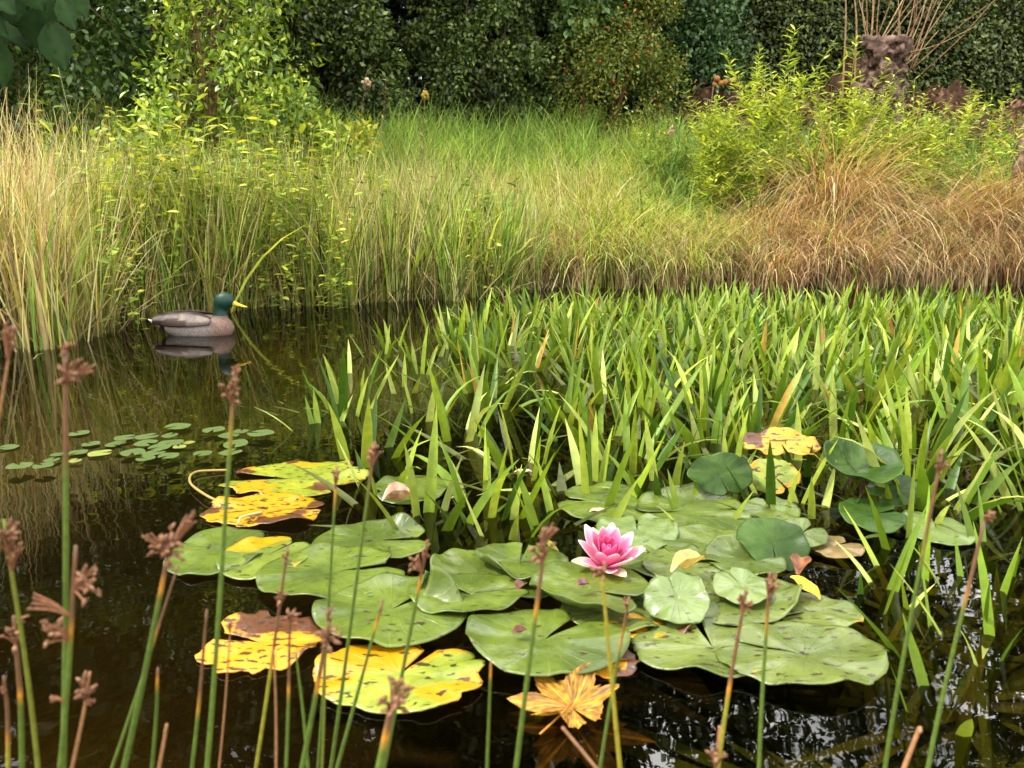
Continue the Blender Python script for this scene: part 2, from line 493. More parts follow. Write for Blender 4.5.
def bank(n, d0, d1, p0, p1, ymin=2.6, ymax=15):
    xs, ys = [], []
    tot = 0
    while tot < n:
        x = rng.uniform(-8, 13, n * 6); y = rng.uniform(ymin, ymax, n * 6)
        d = sdist(x, y); pxs, _ = pxof(x, y, gh(x, y, d))
        k = (d > d0 + .10 * np.sin(x * 6.3 + 1) + .06 * np.sin(x * 15)) & (d < d1) & (pxs > p0) & (pxs < p1)
        den = .5 + .5 * np.sin(x * 5.3 + 1.3 * np.sin(y * 4.1)) * np.sin(y * 6.1 + 1.7 * np.sin(x * 3.7))
        k &= rng.random(len(x)) < .25 + .85 * den
        xs.append(x[k]); ys.append(y[k]); tot += k.sum()
    x, y = np.concatenate(xs)[:n], np.concatenate(ys)[:n]
    return np.stack([x, y, gh(x, y) - .02], -1)

# ------------------------------------------------------------------ trees, bushes, hedge
def crown_pts(clumps, n, spread):           # leaf positions gathered in clumps -> light and dark masses
    i = rng.integers(0, len(clumps), n)
    off = rng.normal(0, 1, (n, 3)); off = nrm(off) * (rng.random((n, 1)) ** .5)
    return clumps[i, :3] + off * spread * clumps[i, 3:4], nrm(off), i

def leafmass(name, clumps, n, spread, size, cols, mat, parent, flat=.5, lw=.55, tmpl8=False, jit=.2, outw=.6, w=None, tint=None):
    pos, outd, ci = crown_pts(clumps, n, spread)
    d = nrm(outd * outw + rng.normal(0, .6, (n, 3)) + np.array([0, 0, -.25]))
    nn = nrm(rng.normal(0, .5, (n, 3)) + np.array([0, 0, flat]) + outd * .5)
    s = size * rng.uniform(.6, 1.3, n)
    c = pal(cols, n, jit, w)
    if tint is not None: c = c * (tint[ci][:, None])
    tv, tf = (LEAF8_V, LEAF8_T) if tmpl8 else (LEAF_V, LEAF_F)
    v, f, cc = stamp(tv, tf, pos, frames(d, nn), np.stack([s, s * lw, s * lw], -1), c)
    return mk(name, v, None, f, mat, parent, {'col': cc})

def ell_clumps(c, r, n, rad, shell=.55, zlo=-1.0):
    u = nrm(rng.normal(0, 1, (n, 3)))
    u[:, 2] = np.where(u[:, 2] < zlo, -u[:, 2], u[:, 2])
    k = (shell + (1 - shell) * rng.random((n, 1)))
    return np.concatenate([np.array(c) + u * np.array(r) * k, rng.uniform(.6, 1.35, (n, 1)) * rad], 1)

def trunk_mesh(base, top, r0, r1, limbs, seed, name='trunk', parent=None, col=(74, 62, 46), lr=.015):
    m = MB(); base, top = np.array(base, float), np.array(top, float)
    L = np.linalg.norm(top - base)
    p = spline([base, base + (top - base) * .35 + rng.normal(0, .03 * L, 3) * [1, 1, 0], base + (top - base) * .7 + rng.normal(0, .03 * L, 3) * [1, 1, 0], top], 5)
    v, q, t = tube(p, np.linspace(r0, r1, len(p)), 9); m.add(v, q, t, lin(*col))
    for e in limbs:
        k = rng.uniform(.15, .9); a = p[int(k * (len(p) - 1))]; e = np.array(e)
        pp = spline([a, (a + e) / 2 + [0, 0, .12 * np.linalg.norm(e - a)], e], 5)
        v, q, t = tube(pp, np.linspace(r0 * (1 - k) * .55 + lr, min(.008, lr), len(pp)), 6); m.add(v, q, t, lin(*col) * rng.uniform(.7, 1.2))
    return m.build(name, M_bark, parent, True)

def tree(name, label, cat, x, y, clump_sets, n, spread, size, cols, mat, h, r0, group=None, **kw):
    z = float(gh(x, y)) - .05
    t = tag(empty(name, (x, y, z)), label, cat, group)
    cl = np.concatenate(clump_sets)
    trunk_mesh((0, 0, 0), (rng.normal(0, .2), rng.normal(0, .2), h), r0, .03, cl[rng.choice(len(cl), min(16, len(cl)), False), :3], 0, 'trunk', t)
    lowc = cl[(cl[:, 2] < 5.0) & (cl[:, 1] < .6)]
    leafmass('crown', lowc, n, spread, size, cols, mat, t, lw=.62, tint=rng.uniform(.6, 1.45, len(lowc)), **kw)
    upc = cl[(cl[:, 2] > 4.3) | (cl[:, 1] > .7)]
    leafmass('crown', upc, int(n * .35), 1.1, size * 2.6, cols, mat, t, lw=.6, **kw)
    return t

DK = [(56, 74, 32), (72, 90, 38), (92, 110, 48), (46, 60, 28), (116, 130, 66)]
# dark evergreens along the back of the meadow (crowns rise far above the picture and are mirrored in the pond)
tree('evergreen_tree', 'dark green yew-like tree behind the meadow, with a rounded edge over deep shade', 'tree', -3.1, 12.0,
     [ell_clumps((0, 0, 2.0), (1.3, 1.3, 2.2), 80, .40, .8), ell_clumps((.3, -.5, .9), (1.2, .8, .9), 30, .30, .8), ell_clumps((0, 0, 2.0), (1.7, 1.5, 2.6), 26, .20, .9), ell_clumps((-.6, .4, 7), (2.6, 2.2, 3.6), 120, .75), ell_clumps((-.4, .6, 10.5), (2.0, 1.8, 2.4), 60, .7)], 72000, 1.0, .08, DK, M_dark, 10, .22)
tree('evergreen_tree', 'tall dense dark bush of small leaves directly behind the middle of meadow', 'tree', -.55, 12.9,
     [ell_clumps((.0, -.2, 1.2), (.8, .8, 1.3), 46, .34, .8), ell_clumps((.9, .1, 1.6), (.7, .7, 1.7), 46, .34, .8), ell_clumps((.1, .1, 2.9), (1.0, 1.0, 1.5), 50, .4, .8), ell_clumps((.2, 0, 2.0), (1.4, 1.0, 2.2), 24, .2, .9), ell_clumps((.1, .5, 6.5), (2.2, 2.0, 3.4), 110, .7), ell_clumps((.2, .6, 10), (1.9, 1.8, 2.2), 60, .7)], 72000, 1.0, .078, DK, M_dark, 9, .2)
tree('evergreen_tree', 'shadowy dark tree in the gap left of the rose bush', 'tree', 1.2, 13.6,
     [ell_clumps((0, 0, 2.2), (1.4, 1.2, 2.4), 90, .5), ell_clumps((.3, .6, 6.2), (2.0, 2.0, 3.0), 100, .7), ell_clumps((.2, .6, 9.4), (1.7, 1.7, 2.0), 50, .7)], 45000, 1.0, .075,
     [(46, 64, 30), (60, 78, 34), (78, 96, 44)], M_dark, 9, .2)
tree('oak_bush', 'bluish green leafy bush standing at the left end of the brown soil heap', 'bush', 3.15, 13.7,
     [ell_clumps((0, 0, 1.3), (.75, .7, 1.7), 80, .36), ell_clumps((.0, .2, 3.4), (.8, .7, 1.4), 50, .4)], 22000, .95, .095,
     [(60, 88, 46), (78, 108, 56), (98, 126, 70), (46, 70, 36)], M_dark, 4, .1)

# the far wood reads as one dark mass
n = 66000
x = rng.uniform(-20, 4.6, n); y = rng.uniform(15.2, 20, n); hgt = 9.5 + 1.6 * np.sin(x * .9) + 1.0 * np.sin(x * 2.3 + 1) + .5 * np.sin(x * 5.1)
hgt = hgt * np.clip((5.4 - x) / 2.2, .35, 1)
z = 1.3 + rng.random(n) ** 1.1 * hgt
pos = np.stack([x, y, z], -1)
d = nrm(rng.normal(0, .7, (n, 3)) + [0, -.4, -.4]); nn = nrm(rng.normal(0, .4, (n, 3)) + [0, -.5, .8])
s_ = .34 * rng.uniform(.6, 1.3, n)
v, f, c = stamp(LEAF_V, LEAF_F, pos, frames(d, nn), np.stack([s_, s_ * .6, s_ * .6], -1), pal([(36, 48, 20), (48, 62, 26), (62, 76, 34)], n, .25))
tag(mk('woods', v, None, f, M_dark, None, {'col': c}), 'dark wood closing the view behind the trees and shrubs', 'woods', kind='stuff')

# rose bush with red hips, partly overgrown by a paler climber
rx, ry = 1.62, 12.3
rz = float(gh(rx, ry))
rose = tag(empty('rose_bush', (rx, ry, rz)), 'loose rose bush dotted with red hips at the edge of the meadow', 'bush')
cl = np.concatenate([ell_clumps((0, 0, .9), (.95, .7, 1.15), 60, .34), ell_clumps((.15, .1, 2.3), (.8, .6, .9), 36, .3)])
leafmass('crown', cl, 24000, .95, .066, [(92, 114, 46), (114, 136, 56), (136, 148, 58), (76, 98, 42), (150, 132, 50)], M_leaf, rose)
trunk_mesh((0, 0, 0), (.1, 0, 2.2), .05, .015, cl[rng.choice(len(cl), 12, False), :3], 0, 'stems', rose, (96, 66, 42))
hm = MB()
u, w_ = np.meshgrid(np.linspace(0, np.pi, 7), np.linspace(0, 2 * np.pi, 8, endpoint=False), indexing='ij')
sph = np.stack([np.sin(u) * np.cos(w_), np.sin(u) * np.sin(w_), np.cos(u) * 1.25], -1).reshape(-1, 3)
sphq = np.array([(i * 8 + j, i * 8 + (j + 1) % 8, (i + 1) * 8 + (j + 1) % 8, (i + 1) * 8 + j) for i in range(6) for j in range(8)])
hip0 = None
for k in range(30):
    c = cl[rng.integers(0, len(cl))]
    p = c[:3] + np.array([rng.normal(0, .15), -.3 - rng.random() * .25, rng.normal(0, .15)])
    if hip0 is None:
        hip0 = MB().add(sph * .015, sphq, None, lin(168, 44, 22)).build('rose_hip', M_bill, rose, True); h_ = hip0
    else:
        h_ = hip0.copy(); COL.objects.link(h_); h_.parent = rose
    h_.location = p
climber = tag(empty('climbing_vine', (1.15, 12.05, float(gh(1.15, 12.05)))), 'paler broad-leaved climber hanging in the dark trees above the rose bush', 'climber')
cl = np.concatenate([ell_clumps((.1, .25, 3.0), (.55, .3, 1.6), 34, .3)])
leafmass('foliage', cl, 4200, .95, .12, [(108, 138, 78), (128, 156, 92), (90, 118, 62)], M_leaf, climber, tmpl8=True, lw=.8)
trunk_mesh((0, .3, 0), (.1, .3, 4.4), .03, .01, cl[:8, :3], 0, 'stems', climber, (110, 84, 58))

# tall thin trees right of the middle: seen mirrored in the front of the pond with sky between their branches
for i, (x, y, h, lab) in enumerate([(5.0, 16.6, 14.0, 'tall open-crowned tree behind the left half of the clipped hedge'),
                                    (9.0, 17.2, 13.0, 'lower open-crowned tree behind the middle of the clipped hedge'),
                                    (13.2, 16.8, 13.0, 'open-crowned tree behind the far right of the clipped hedge'),
                                    (-9.0, 15.0, 10.5, 'tall dark tree rising behind the shrubs on the left bank'),
                                    (-13.0, 12.5, 10.0, 'broad dark tree beyond the left edge of the pond')]):
    dense = x < 0
    cs = [ell_clumps((0, 0, h * .38), (2.3, 2.0, h * .36), 90 if dense else 90, .75), ell_clumps((.3, 0, h * .78), (2.0, 1.8, h * .3), 70 if dense else 64, .75)]
    tree('broadleaf_tree', lab, 'tree', x, y, cs, 36000, .95, .13 if dense else .085, DK, M_dark, h, .2, group='trees beyond the pond')

# clipped hedge
hx0, hx1, hy, hz = 2.6, 14.5, 14.4, float(gh(7, 14.4)) - .1
hedge = tag(empty('clipped_hedge', ((hx0 + hx1) / 2, hy, hz)), 'dark clipped hedge of small overlapping leaves running behind the soil heap', 'hedge')
W, Hh, D = hx1 - hx0, 4.3, 1.0
m = MB()
bx = np.array([[-W / 2, .14, 0], [W / 2, .14, 0], [W / 2, D, 0], [-W / 2, D, 0], [-W / 2, .14, Hh - .2], [W / 2, .14, Hh - .2], [W / 2, D, Hh - .2], [-W / 2, D, Hh - .2]])
m.add(bx, [(0, 1, 5, 4), (1, 2, 6, 5), (2, 3, 7, 6), (3, 0, 4, 7), (4, 5, 6, 7), (3, 2, 1, 0)], None, lin(26, 26, 14))
m.build('dark_core', M_bark, hedge)  # solid dark box in place of twigs and the shade between them
n = 62000
x = rng.uniform(-W / 2, W / 2, n); z = rng.uniform(0, Hh, n)
bump = .10 * np.sin(x * 2.3 + z * 1.1) * np.sin(z * 2.9 + .4 * x) + .05 * np.sin(x * 7 + 1) * np.sin(z * 8)
pos = np.stack([x, rng.normal(0, .06, n) + bump + .02, z], -1)
k = rng.random(n) < .12
pos[k, 1] = rng.uniform(0, D, k.sum()); pos[k, 2] = Hh + rng.normal(0, .06, k.sum())
d = nrm(np.stack([rng.normal(0, .5, n), -.55 + rng.normal(0, .3, n), -.55 + rng.normal(0, .35, n)], -1))
nn = nrm(np.stack([rng.normal(0, .3, n), -.75 + rng.normal(0, .2, n), .7 + rng.normal(0, .3, n)], -1))
s = .085 * rng.uniform(.6, 1.25, n)
v, f, c = stamp(LEAF_V, LEAF_F, pos, frames(d, nn), np.stack([s, s * .62, s * .62], -1), pal([(48, 64, 26), (66, 84, 34), (86, 100, 42), (108, 116, 54)], n, .28))
mk('foliage', v, None, f, M_dark, hedge, {'col': c})

# ------------------------------------------------------------------ soil heap, stump, snag
n1, n2 = 150, 34
u = np.linspace(0, 1, n1); w_ = np.linspace(0, 1, n2)
U, Wd = np.meshgrid(u, w_)
hx = 2.35 + U * 9.5
prof = np.sin(np.pi * Wd) ** .8
top = .98 - .20 * np.clip((U - .30) / .12, 0, 1) + .16 * np.sin(U * 17 + 1) + .12 * np.sin(U * 41) + .25 * np.exp(-((U - .33) / .07) ** 2) + .1 * np.exp(-((U - .62) / .1) ** 2)
rough = np.zeros_like(U)
for k in range(7):
    a = rng.uniform(0, 6.28, 2); fq = 2.0 ** (k * .55)
    rough += np.sin(hx * 3.1 * fq + a[0] + 2 * np.sin(Wd * 7 * fq)) * np.sin(Wd * 9 * fq + a[1]) * .09 / fq ** .45
hyy = 11.85 + Wd * 2.1 + .2 * np.sin(U * 9)
base = gh(hx, hyy) - .08
hzz = base + prof * np.clip(top, .1, 2) * np.clip(U * 7 + .15, 0, 1) + rough * prof
V = np.stack([hx, hyy, hzz], -1).reshape(-1, 3)
I = np.arange(len(V)).reshape(U.shape)
F = np.stack([I[:-1, :-1], I[:-1, 1:], I[1:, 1:], I[1:, :-1]], -1).reshape(-1, 4)
cc = pal([(76, 54, 38), (58, 40, 28), (96, 72, 54), (46, 32, 22)], len(V), .25)
heap = tag(mk('soil_heap', V, F, None, M_soil, attrs={'col': cc}, smooth=False), 'long heap of reddish brown soil and dead roots below the clipped hedge', 'soil heap')
# clods, dead leaves and roots lying in the heap are its own rough skin
m = MB()
k = rng.integers(0, len(V), 5200)
pos = V[k] + rng.normal(0, .03, (5200, 3)) + [0, -.02, .02]
d = nrm(rng.normal(0, 1, (5200, 3))); nn = nrm(rng.normal(0, .6, (5200, 3)) + [0, -.4, .8])
s = rng.uniform(.03, .11, 5200)
v, f, c = stamp(LEAF_V, LEAF_F, pos, frames(d, nn), np.stack([s, s * .5, s * .5], -1), pal([(110, 78, 54), (138, 104, 78), (78, 52, 34), (152, 124, 100), (60, 42, 28)], 5200, .25))
m.add(v, None, f, c)
for k in range(90):
    a = V[rng.integers(0, len(V))] + [0, 0, .02]
    dd = nrm(rng.normal(0, 1, 3) * [1, .5, .5]) * rng.uniform(.15, .5)
    v, q, t = tube(spline([a, a + dd * .5 + [0, 0, .06], a + dd], 4), [rng.uniform(.006, .014)] * 9, 5)
    m.add(v, q, t, pal([(120, 92, 68), (92, 66, 46), (150, 126, 100)], 1)[0])
m.build('dead_leaves_and_roots', M_soil, heap)

def rough_lump(path, rad, n=18, amp=.22, seed=0, fr=3.0):
    p = spline(path, 8); L = len(p)
    rr = np.interp(np.linspace(0, 1, L), np.linspace(0, 1, len(rad)), rad)
    th = np.linspace(0, 2 * np.pi, n, endpoint=False)
    v = []
    for i in range(L):
        k = 1 + amp * (np.sin(th * 3 + seed + i * .35) * .5 + np.sin(th * 7 + i * .8 + seed * 2) * .35 + rng.normal(0, .25, n))
        v.append(p[i] + np.stack([np.cos(th) * rr[i] * k, np.sin(th) * rr[i] * k, rng.normal(0, .02, n)], -1))
    v = np.concatenate(v)
    q = [(i * n + j, i * n + (j + 1) % n, (i + 1) * n + (j + 1) % n, (i + 1) * n + j) for i in range(L - 1) for j in range(n)]
    m0 = len(v); v = np.concatenate([v, [p[-1] + [0, 0, .01]]])
    t = [(m0, (L - 1) * n + j, (L - 1) * n + (j + 1) % n) for j in range(n)]
    return v, q, t

sx, sy = Q(886, 60, 11.9)[0], 11.9
sz = float(gh(sx, sy)) + .2
stp = Q(884, 38, 11.9)[2] - sz
stump = tag(empty('tree_stump', (sx, sy, sz)), 'knobbly pinkish brown tree stump with bare shoots, on the soil heap', 'stump')
v, q, t = rough_lump([(0, 0, -.2), (0, 0, stp * .4), (-.03, 0, stp * .75), (-.12, 0, stp)], [.30, .28, .27, .22], 24, .45, 2)
m = MB().add(v, q, t, pal([(104, 82, 68), (80, 60, 48), (126, 104, 90), (60, 44, 34)], len(v), .25))
for k in range(60):
    th = rng.uniform(0, 6.28); zz = rng.uniform(.1, stp * .95)
    c = np.array([np.cos(th) * .26, -abs(np.sin(th)) * .26, zz])
    m.add((sph + rng.normal(0, .16, sph.shape)) * rng.uniform(.03, .10, 3) + c, sphq, None, pal([(118, 96, 82), (86, 66, 54), (60, 44, 36)], len(sph), .2))
m.build('stump_wood', M_bark, stump)
for k in range(26):
    a = np.array([rng.uniform(-.35, .45), rng.uniform(-.1, .25), stp * rng.uniform(.5, .95)])
    e = a + np.array([rng.uniform(-.55, 1.5), rng.uniform(-.1, .4), rng.uniform(1.1, 2.3)])
    if k > 19: e = a + np.array([rng.uniform(.6, 1.9), rng.uniform(-.2, .2), rng.uniform(.3, 1.6)])
    v, q, t = tube(spline([a, a + (e - a) * .5 + rng.normal(0, .07, 3), e], 6), np.linspace(.010, .004, 13), 6)
    MB().add(v, q, t, pal([(136, 106, 76), (112, 84, 58), (156, 128, 98)], 1)[0]).build('shoot', M_bark, stump, True)
for k, (px0, px1) in enumerate([(858, 852), (846, 845), (868, 872)]):
    a = Q(px0, 62, 12.0); e = Q(px1, -20, 12.1)
    o = tag(empty('bare_sapling', a), ['thin straight bare sapling just left of the knobbly stump', 'leftmost bare upright twig standing before the hedge', 'bare twig rising closest to the stump against the hedge'][k], 'sapling')
    v, q, t = tube(spline([(0, 0, -.6), (e - a) * .5 + rng.normal(0, .03, 3), e - a], 6), np.linspace(.017, .008, 13), 6)
    MB().add(v, q, t, lin(150, 118, 84)).build('stem', M_bark, o, True)

ga = P(1022, 200); ga = Q(1024, 130, 9.6)
snag = tag(empty('broken_trunk', (ga[0] + .06, 9.6, float(gh(ga[0], 9.6)))), 'splintered grey brown dead trunk at the right edge of the far bank', 'dead trunk')
zt = Q(1010, 42, 9.6)[2] - float(gh(ga[0], 9.6))
v, q, t = rough_lump([(0.05, 0, -.2), (.02, 0, zt * .35), (.03, 0, zt * .6), (.05, 0, zt * .78)], [.17, .13, .10, .07], 16, .3, 1)
m = MB().add(v, q, t, pal([(104, 84, 66), (78, 60, 46), (140, 118, 96)], len(v), .25))
v, q, t = tube(spline([(.03, 0, zt * .7), (-.05, 0, zt * .85), (-.17, 0, zt)], 5), np.linspace(.08, .012, 11), 8); m.add(v, q, t, lin(150, 122, 98))
v, q, t = tube(spline([(.08, 0, zt * .7), (.09, 0, zt * .82), (.05, 0, zt * .93)], 5), np.linspace(.07, .012, 11), 8); m.add(v, q, t, lin(120, 94, 72))
m.build('trunk', M_bark, snag)

fy = 11.75
fo = tag(empty('bracket_fungus', Q(726, 82, fy)), 'cluster of yellow and orange fungi on the brown soil heap', 'fungus')
for k, (dx, dz, r) in enumerate([(-.22, .08, .10), (-.12, -.02, .09), (-.02, .0, .10), (.1, .02, .08), (.19, .06, .08), (-.27, -.06, .08), (.27, -.06, .06)]):
    c = pal([(190, 142, 60), (170, 112, 62), (196, 156, 84)], 1)[0]
    MB().add(sph * [r * .5, r * .42, r * .34] + [dx * .62, 0, dz * .62], sphq, None, c).build('fungus_cap', M_petal, fo, True)

# ------------------------------------------------------------------ grasses of the bank (uncountable: one object per kind)
TAN = [(218, 202, 144), (206, 188, 126), (234, 222, 170), (190, 164, 110), (168, 130, 90)]
YG = [(170, 184, 62), (148, 172, 54), (190, 196, 78), (116, 146, 46), (208, 204, 98), (96, 124, 42)]
GR = [(142, 178, 78), (166, 196, 92), (116, 156, 64), (192, 204, 106)]
BR = [(208, 176, 130), (190, 154, 110), (224, 200, 156), (168, 128, 90), (140, 102, 70)]

def grass(name, label, sets):
    V, Qd, C, n0 = [], [], [], 0
    for (base, az, ln, wd, le, cu, ns, c0, c1, kw) in sets:
        v, q, c = blades(base, az, ln, wd, le, cu, ns, c0, c1, **kw)
        V.append(v); Qd.append(q + n0); C.append(c); n0 += len(v)
    return tag(mk(name, np.concatenate(V), np.concatenate(Qd), None, M_grass, None, {'col': np.concatenate(C)}), label, 'grass', kind='stuff')

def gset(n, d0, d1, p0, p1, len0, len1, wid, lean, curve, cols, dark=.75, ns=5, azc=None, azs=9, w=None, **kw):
    b = bank(n, d0, d1, p0, p1)
    az = rng.uniform(0, 6.283, n) if azc is None else rng.normal(azc, azs, n)
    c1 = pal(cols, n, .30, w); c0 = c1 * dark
    return (b, az, rng.uniform(len0, len1, n) * (1 + .16 * np.sin(b[:, 0] * 4.3 + 2 * np.sin(b[:, 1] * 3.1)) * np.sin(b[:, 1] * 2.7 + b[:, 0])), wid * rng.uniform(.6, 1.4, n), np.abs(rng.normal(0, lean, n)), rng.gamma(2, curve / 2, n), ns, c0, c1, dict(face=rng.uniform(-.9, .9, n), **kw))

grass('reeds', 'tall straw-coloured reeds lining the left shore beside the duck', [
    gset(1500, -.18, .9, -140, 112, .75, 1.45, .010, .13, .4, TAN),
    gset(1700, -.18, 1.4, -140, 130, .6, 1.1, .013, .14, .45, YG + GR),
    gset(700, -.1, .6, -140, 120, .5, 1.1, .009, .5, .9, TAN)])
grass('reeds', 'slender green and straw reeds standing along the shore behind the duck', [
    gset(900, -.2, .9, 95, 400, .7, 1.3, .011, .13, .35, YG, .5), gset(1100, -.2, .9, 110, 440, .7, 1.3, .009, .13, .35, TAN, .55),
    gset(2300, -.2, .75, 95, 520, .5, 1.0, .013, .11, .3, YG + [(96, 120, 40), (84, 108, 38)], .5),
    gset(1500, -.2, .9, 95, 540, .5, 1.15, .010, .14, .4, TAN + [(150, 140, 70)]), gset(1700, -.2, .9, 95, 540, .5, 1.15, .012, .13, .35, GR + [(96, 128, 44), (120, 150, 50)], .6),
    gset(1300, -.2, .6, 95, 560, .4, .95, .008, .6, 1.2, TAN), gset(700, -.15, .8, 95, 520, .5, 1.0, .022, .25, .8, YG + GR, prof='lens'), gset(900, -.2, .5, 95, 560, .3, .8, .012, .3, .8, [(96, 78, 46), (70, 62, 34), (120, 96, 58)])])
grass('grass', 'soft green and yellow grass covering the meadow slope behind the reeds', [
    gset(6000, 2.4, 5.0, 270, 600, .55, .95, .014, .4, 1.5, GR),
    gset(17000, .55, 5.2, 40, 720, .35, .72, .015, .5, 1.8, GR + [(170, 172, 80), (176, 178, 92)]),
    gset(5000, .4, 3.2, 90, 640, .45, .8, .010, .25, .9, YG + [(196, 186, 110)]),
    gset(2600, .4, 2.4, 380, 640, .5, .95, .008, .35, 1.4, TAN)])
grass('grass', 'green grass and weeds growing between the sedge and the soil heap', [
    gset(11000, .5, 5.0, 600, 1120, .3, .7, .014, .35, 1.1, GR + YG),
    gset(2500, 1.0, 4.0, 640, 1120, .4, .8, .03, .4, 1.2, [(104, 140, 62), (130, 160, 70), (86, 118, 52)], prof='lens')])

# brown sedge: tussocks whose long leaves arch over the water
V, Qd, C, n0 = [], [], [], 0
cen = [(*c, 200, .24, 1.0) for c in bank(40, .05, 1.2, 560, 1130)]
for (px_, py_, Y_, hh_) in [(835, 152, 8.9, 1.0), (905, 205, 8.7, .9), (955, 180, 8.8, 1.0), (1015, 182, 8.9, 1.0), (770, 205, 8.5, .9), (880, 235, 8.4, .8), (990, 230, 8.5, .85), (1060, 190, 8.8, 1.0), (720, 232, 8.3, .75), (660, 240, 8.2, .7)]:
    c_ = Q(px_, py_, Y_); z_ = float(gh(c_[0], Y_))
    cen.append((c_[0], Y_, z_, 780, .30, (c_[2] - z_) * (1.6 if px_ < 890 else 1.95)))
for c in cen:
    n = c[3]
    th = rng.uniform(0, 6.283, n)
    r = rng.random(n) ** .5 * c[4]
    b = np.stack([c[0] + np.cos(th) * r, c[1] + np.sin(th) * r, gh(c[0] + np.cos(th) * r, c[1] + np.sin(th) * r) - .02], -1)
    az = np.where(rng.random(n) < (.55 if n < 400 else .72), rng.normal(-np.pi / 2 if n < 400 else -1.0 + .5 * math.sin(c[0] * 3), .8, n), th)
    pxc = float(pxof(c[0], c[1], c[2])[0])
    cols = BR if rng.random() < np.clip((pxc - 620) / 120, .1, 1) else TAN + YG
    c1 = pal(cols, n, .32)
    gk = rng.random(n) < (.10 if pxc > 740 else .4)
    c1[gk] = pal(YG + GR, gk.sum(), .25)
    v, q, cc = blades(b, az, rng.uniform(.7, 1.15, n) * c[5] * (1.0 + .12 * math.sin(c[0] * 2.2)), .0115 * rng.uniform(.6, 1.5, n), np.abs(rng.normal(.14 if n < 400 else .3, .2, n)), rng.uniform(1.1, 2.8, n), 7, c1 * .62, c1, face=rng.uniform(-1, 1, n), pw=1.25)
    V.append(v); Qd.append(q + n0); C.append(cc); n0 += len(v)
n = 3200
b = bank(n, -.12, .35, 540, 1130)
c1 = pal(BR + TAN + [(110, 86, 54), (84, 66, 40)], n, .28)
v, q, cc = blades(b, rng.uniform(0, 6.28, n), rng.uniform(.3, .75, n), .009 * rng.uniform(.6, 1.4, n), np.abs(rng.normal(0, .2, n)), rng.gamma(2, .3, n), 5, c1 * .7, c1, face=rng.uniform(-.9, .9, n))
V.append(v); Qd.append(q + n0); C.append(cc)
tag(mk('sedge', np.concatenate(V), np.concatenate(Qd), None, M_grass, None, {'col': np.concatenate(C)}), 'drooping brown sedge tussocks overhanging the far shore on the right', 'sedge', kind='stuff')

# ------------------------------------------------------------------ shrubs and weeds of the bank
SH = [(114, 144, 50), (140, 162, 58), (92, 120, 44), (176, 184, 70), (74, 100, 38), (150, 168, 62)]
def shrub(name, label, cat, x, y, sets, n, size, cols, stems=10, sc=(104, 74, 46), h=1.5, group=None, **kw):
    z = float(gh(x, y)) - .03
    o = tag(empty(name, (x, y, z)), label, cat, group)
    cl = np.concatenate(sets)
    trunk_mesh((0, 0, 0), (0, 0, h), .018, .006, cl[rng.choice(len(cl), min(stems, len(cl)), False), :3], 0, 'stems', o, sc, .004)
    leafmass('foliage', cl, n, 1.0, size, cols, M_leaf, o, tmpl8=True, flat=1.0, **kw)
    return o
shrub('dogwood_shrub', 'large yellow-green leafy shrub towering over the reeds on the left bank', 'shrub', -2.95, 7.9,
      [ell_clumps((-.1, 0, 1.5), (1.0, .7, 1.2), 40, .30, .3), ell_clumps((.3, .2, 2.7), (1.1, .7, .9), 36, .32, .3), ell_clumps((.75, -.3, .8), (.8, .5, .8), 24, .24, .3), ell_clumps((-.5, -.6, .5), (.7, .5, .7), 22, .22, .3)], 11000, .078, SH, 30, (104, 80, 52), h=2.6, lw=.46,
      tint=rng.uniform(.75, 1.25, 122))
shrub('dogwood_shrub', 'smaller yellowing shrub between the big leafy shrub and the meadow', 'shrub', -1.95, 8.1,
      [ell_clumps((0, -.1, .7), (.8, .5, .6), 26, .2, .3)], 1900, .07, [(160, 170, 58), (180, 180, 60), (140, 156, 54), (200, 190, 70)], 14, h=1.0, lw=.46)
shrub('dark_shrub', 'dark leafy undergrowth shrub with bare twigs in the shade at upper left', 'shrub', -5.3, 8.3,
      [ell_clumps((0, 0, 1.3), (1.6, .7, 1.5), 66, .42)], 12000, .085, [(58, 82, 34), (76, 100, 42), (50, 70, 34), (94, 116, 52)], 20, (120, 96, 72), h=2.6)
shrub('dark_shrub', 'shaded leafy shrub behind the yellow-green one, under the tall trees', 'shrub', -4.3, 9.6,
      [ell_clumps((0, 0, 2.0), (1.5, .8, 2.0), 80, .5)], 14000, .095, [(70, 96, 38), (90, 116, 46), (58, 80, 34)], 20, (120, 96, 72), h=3.2)

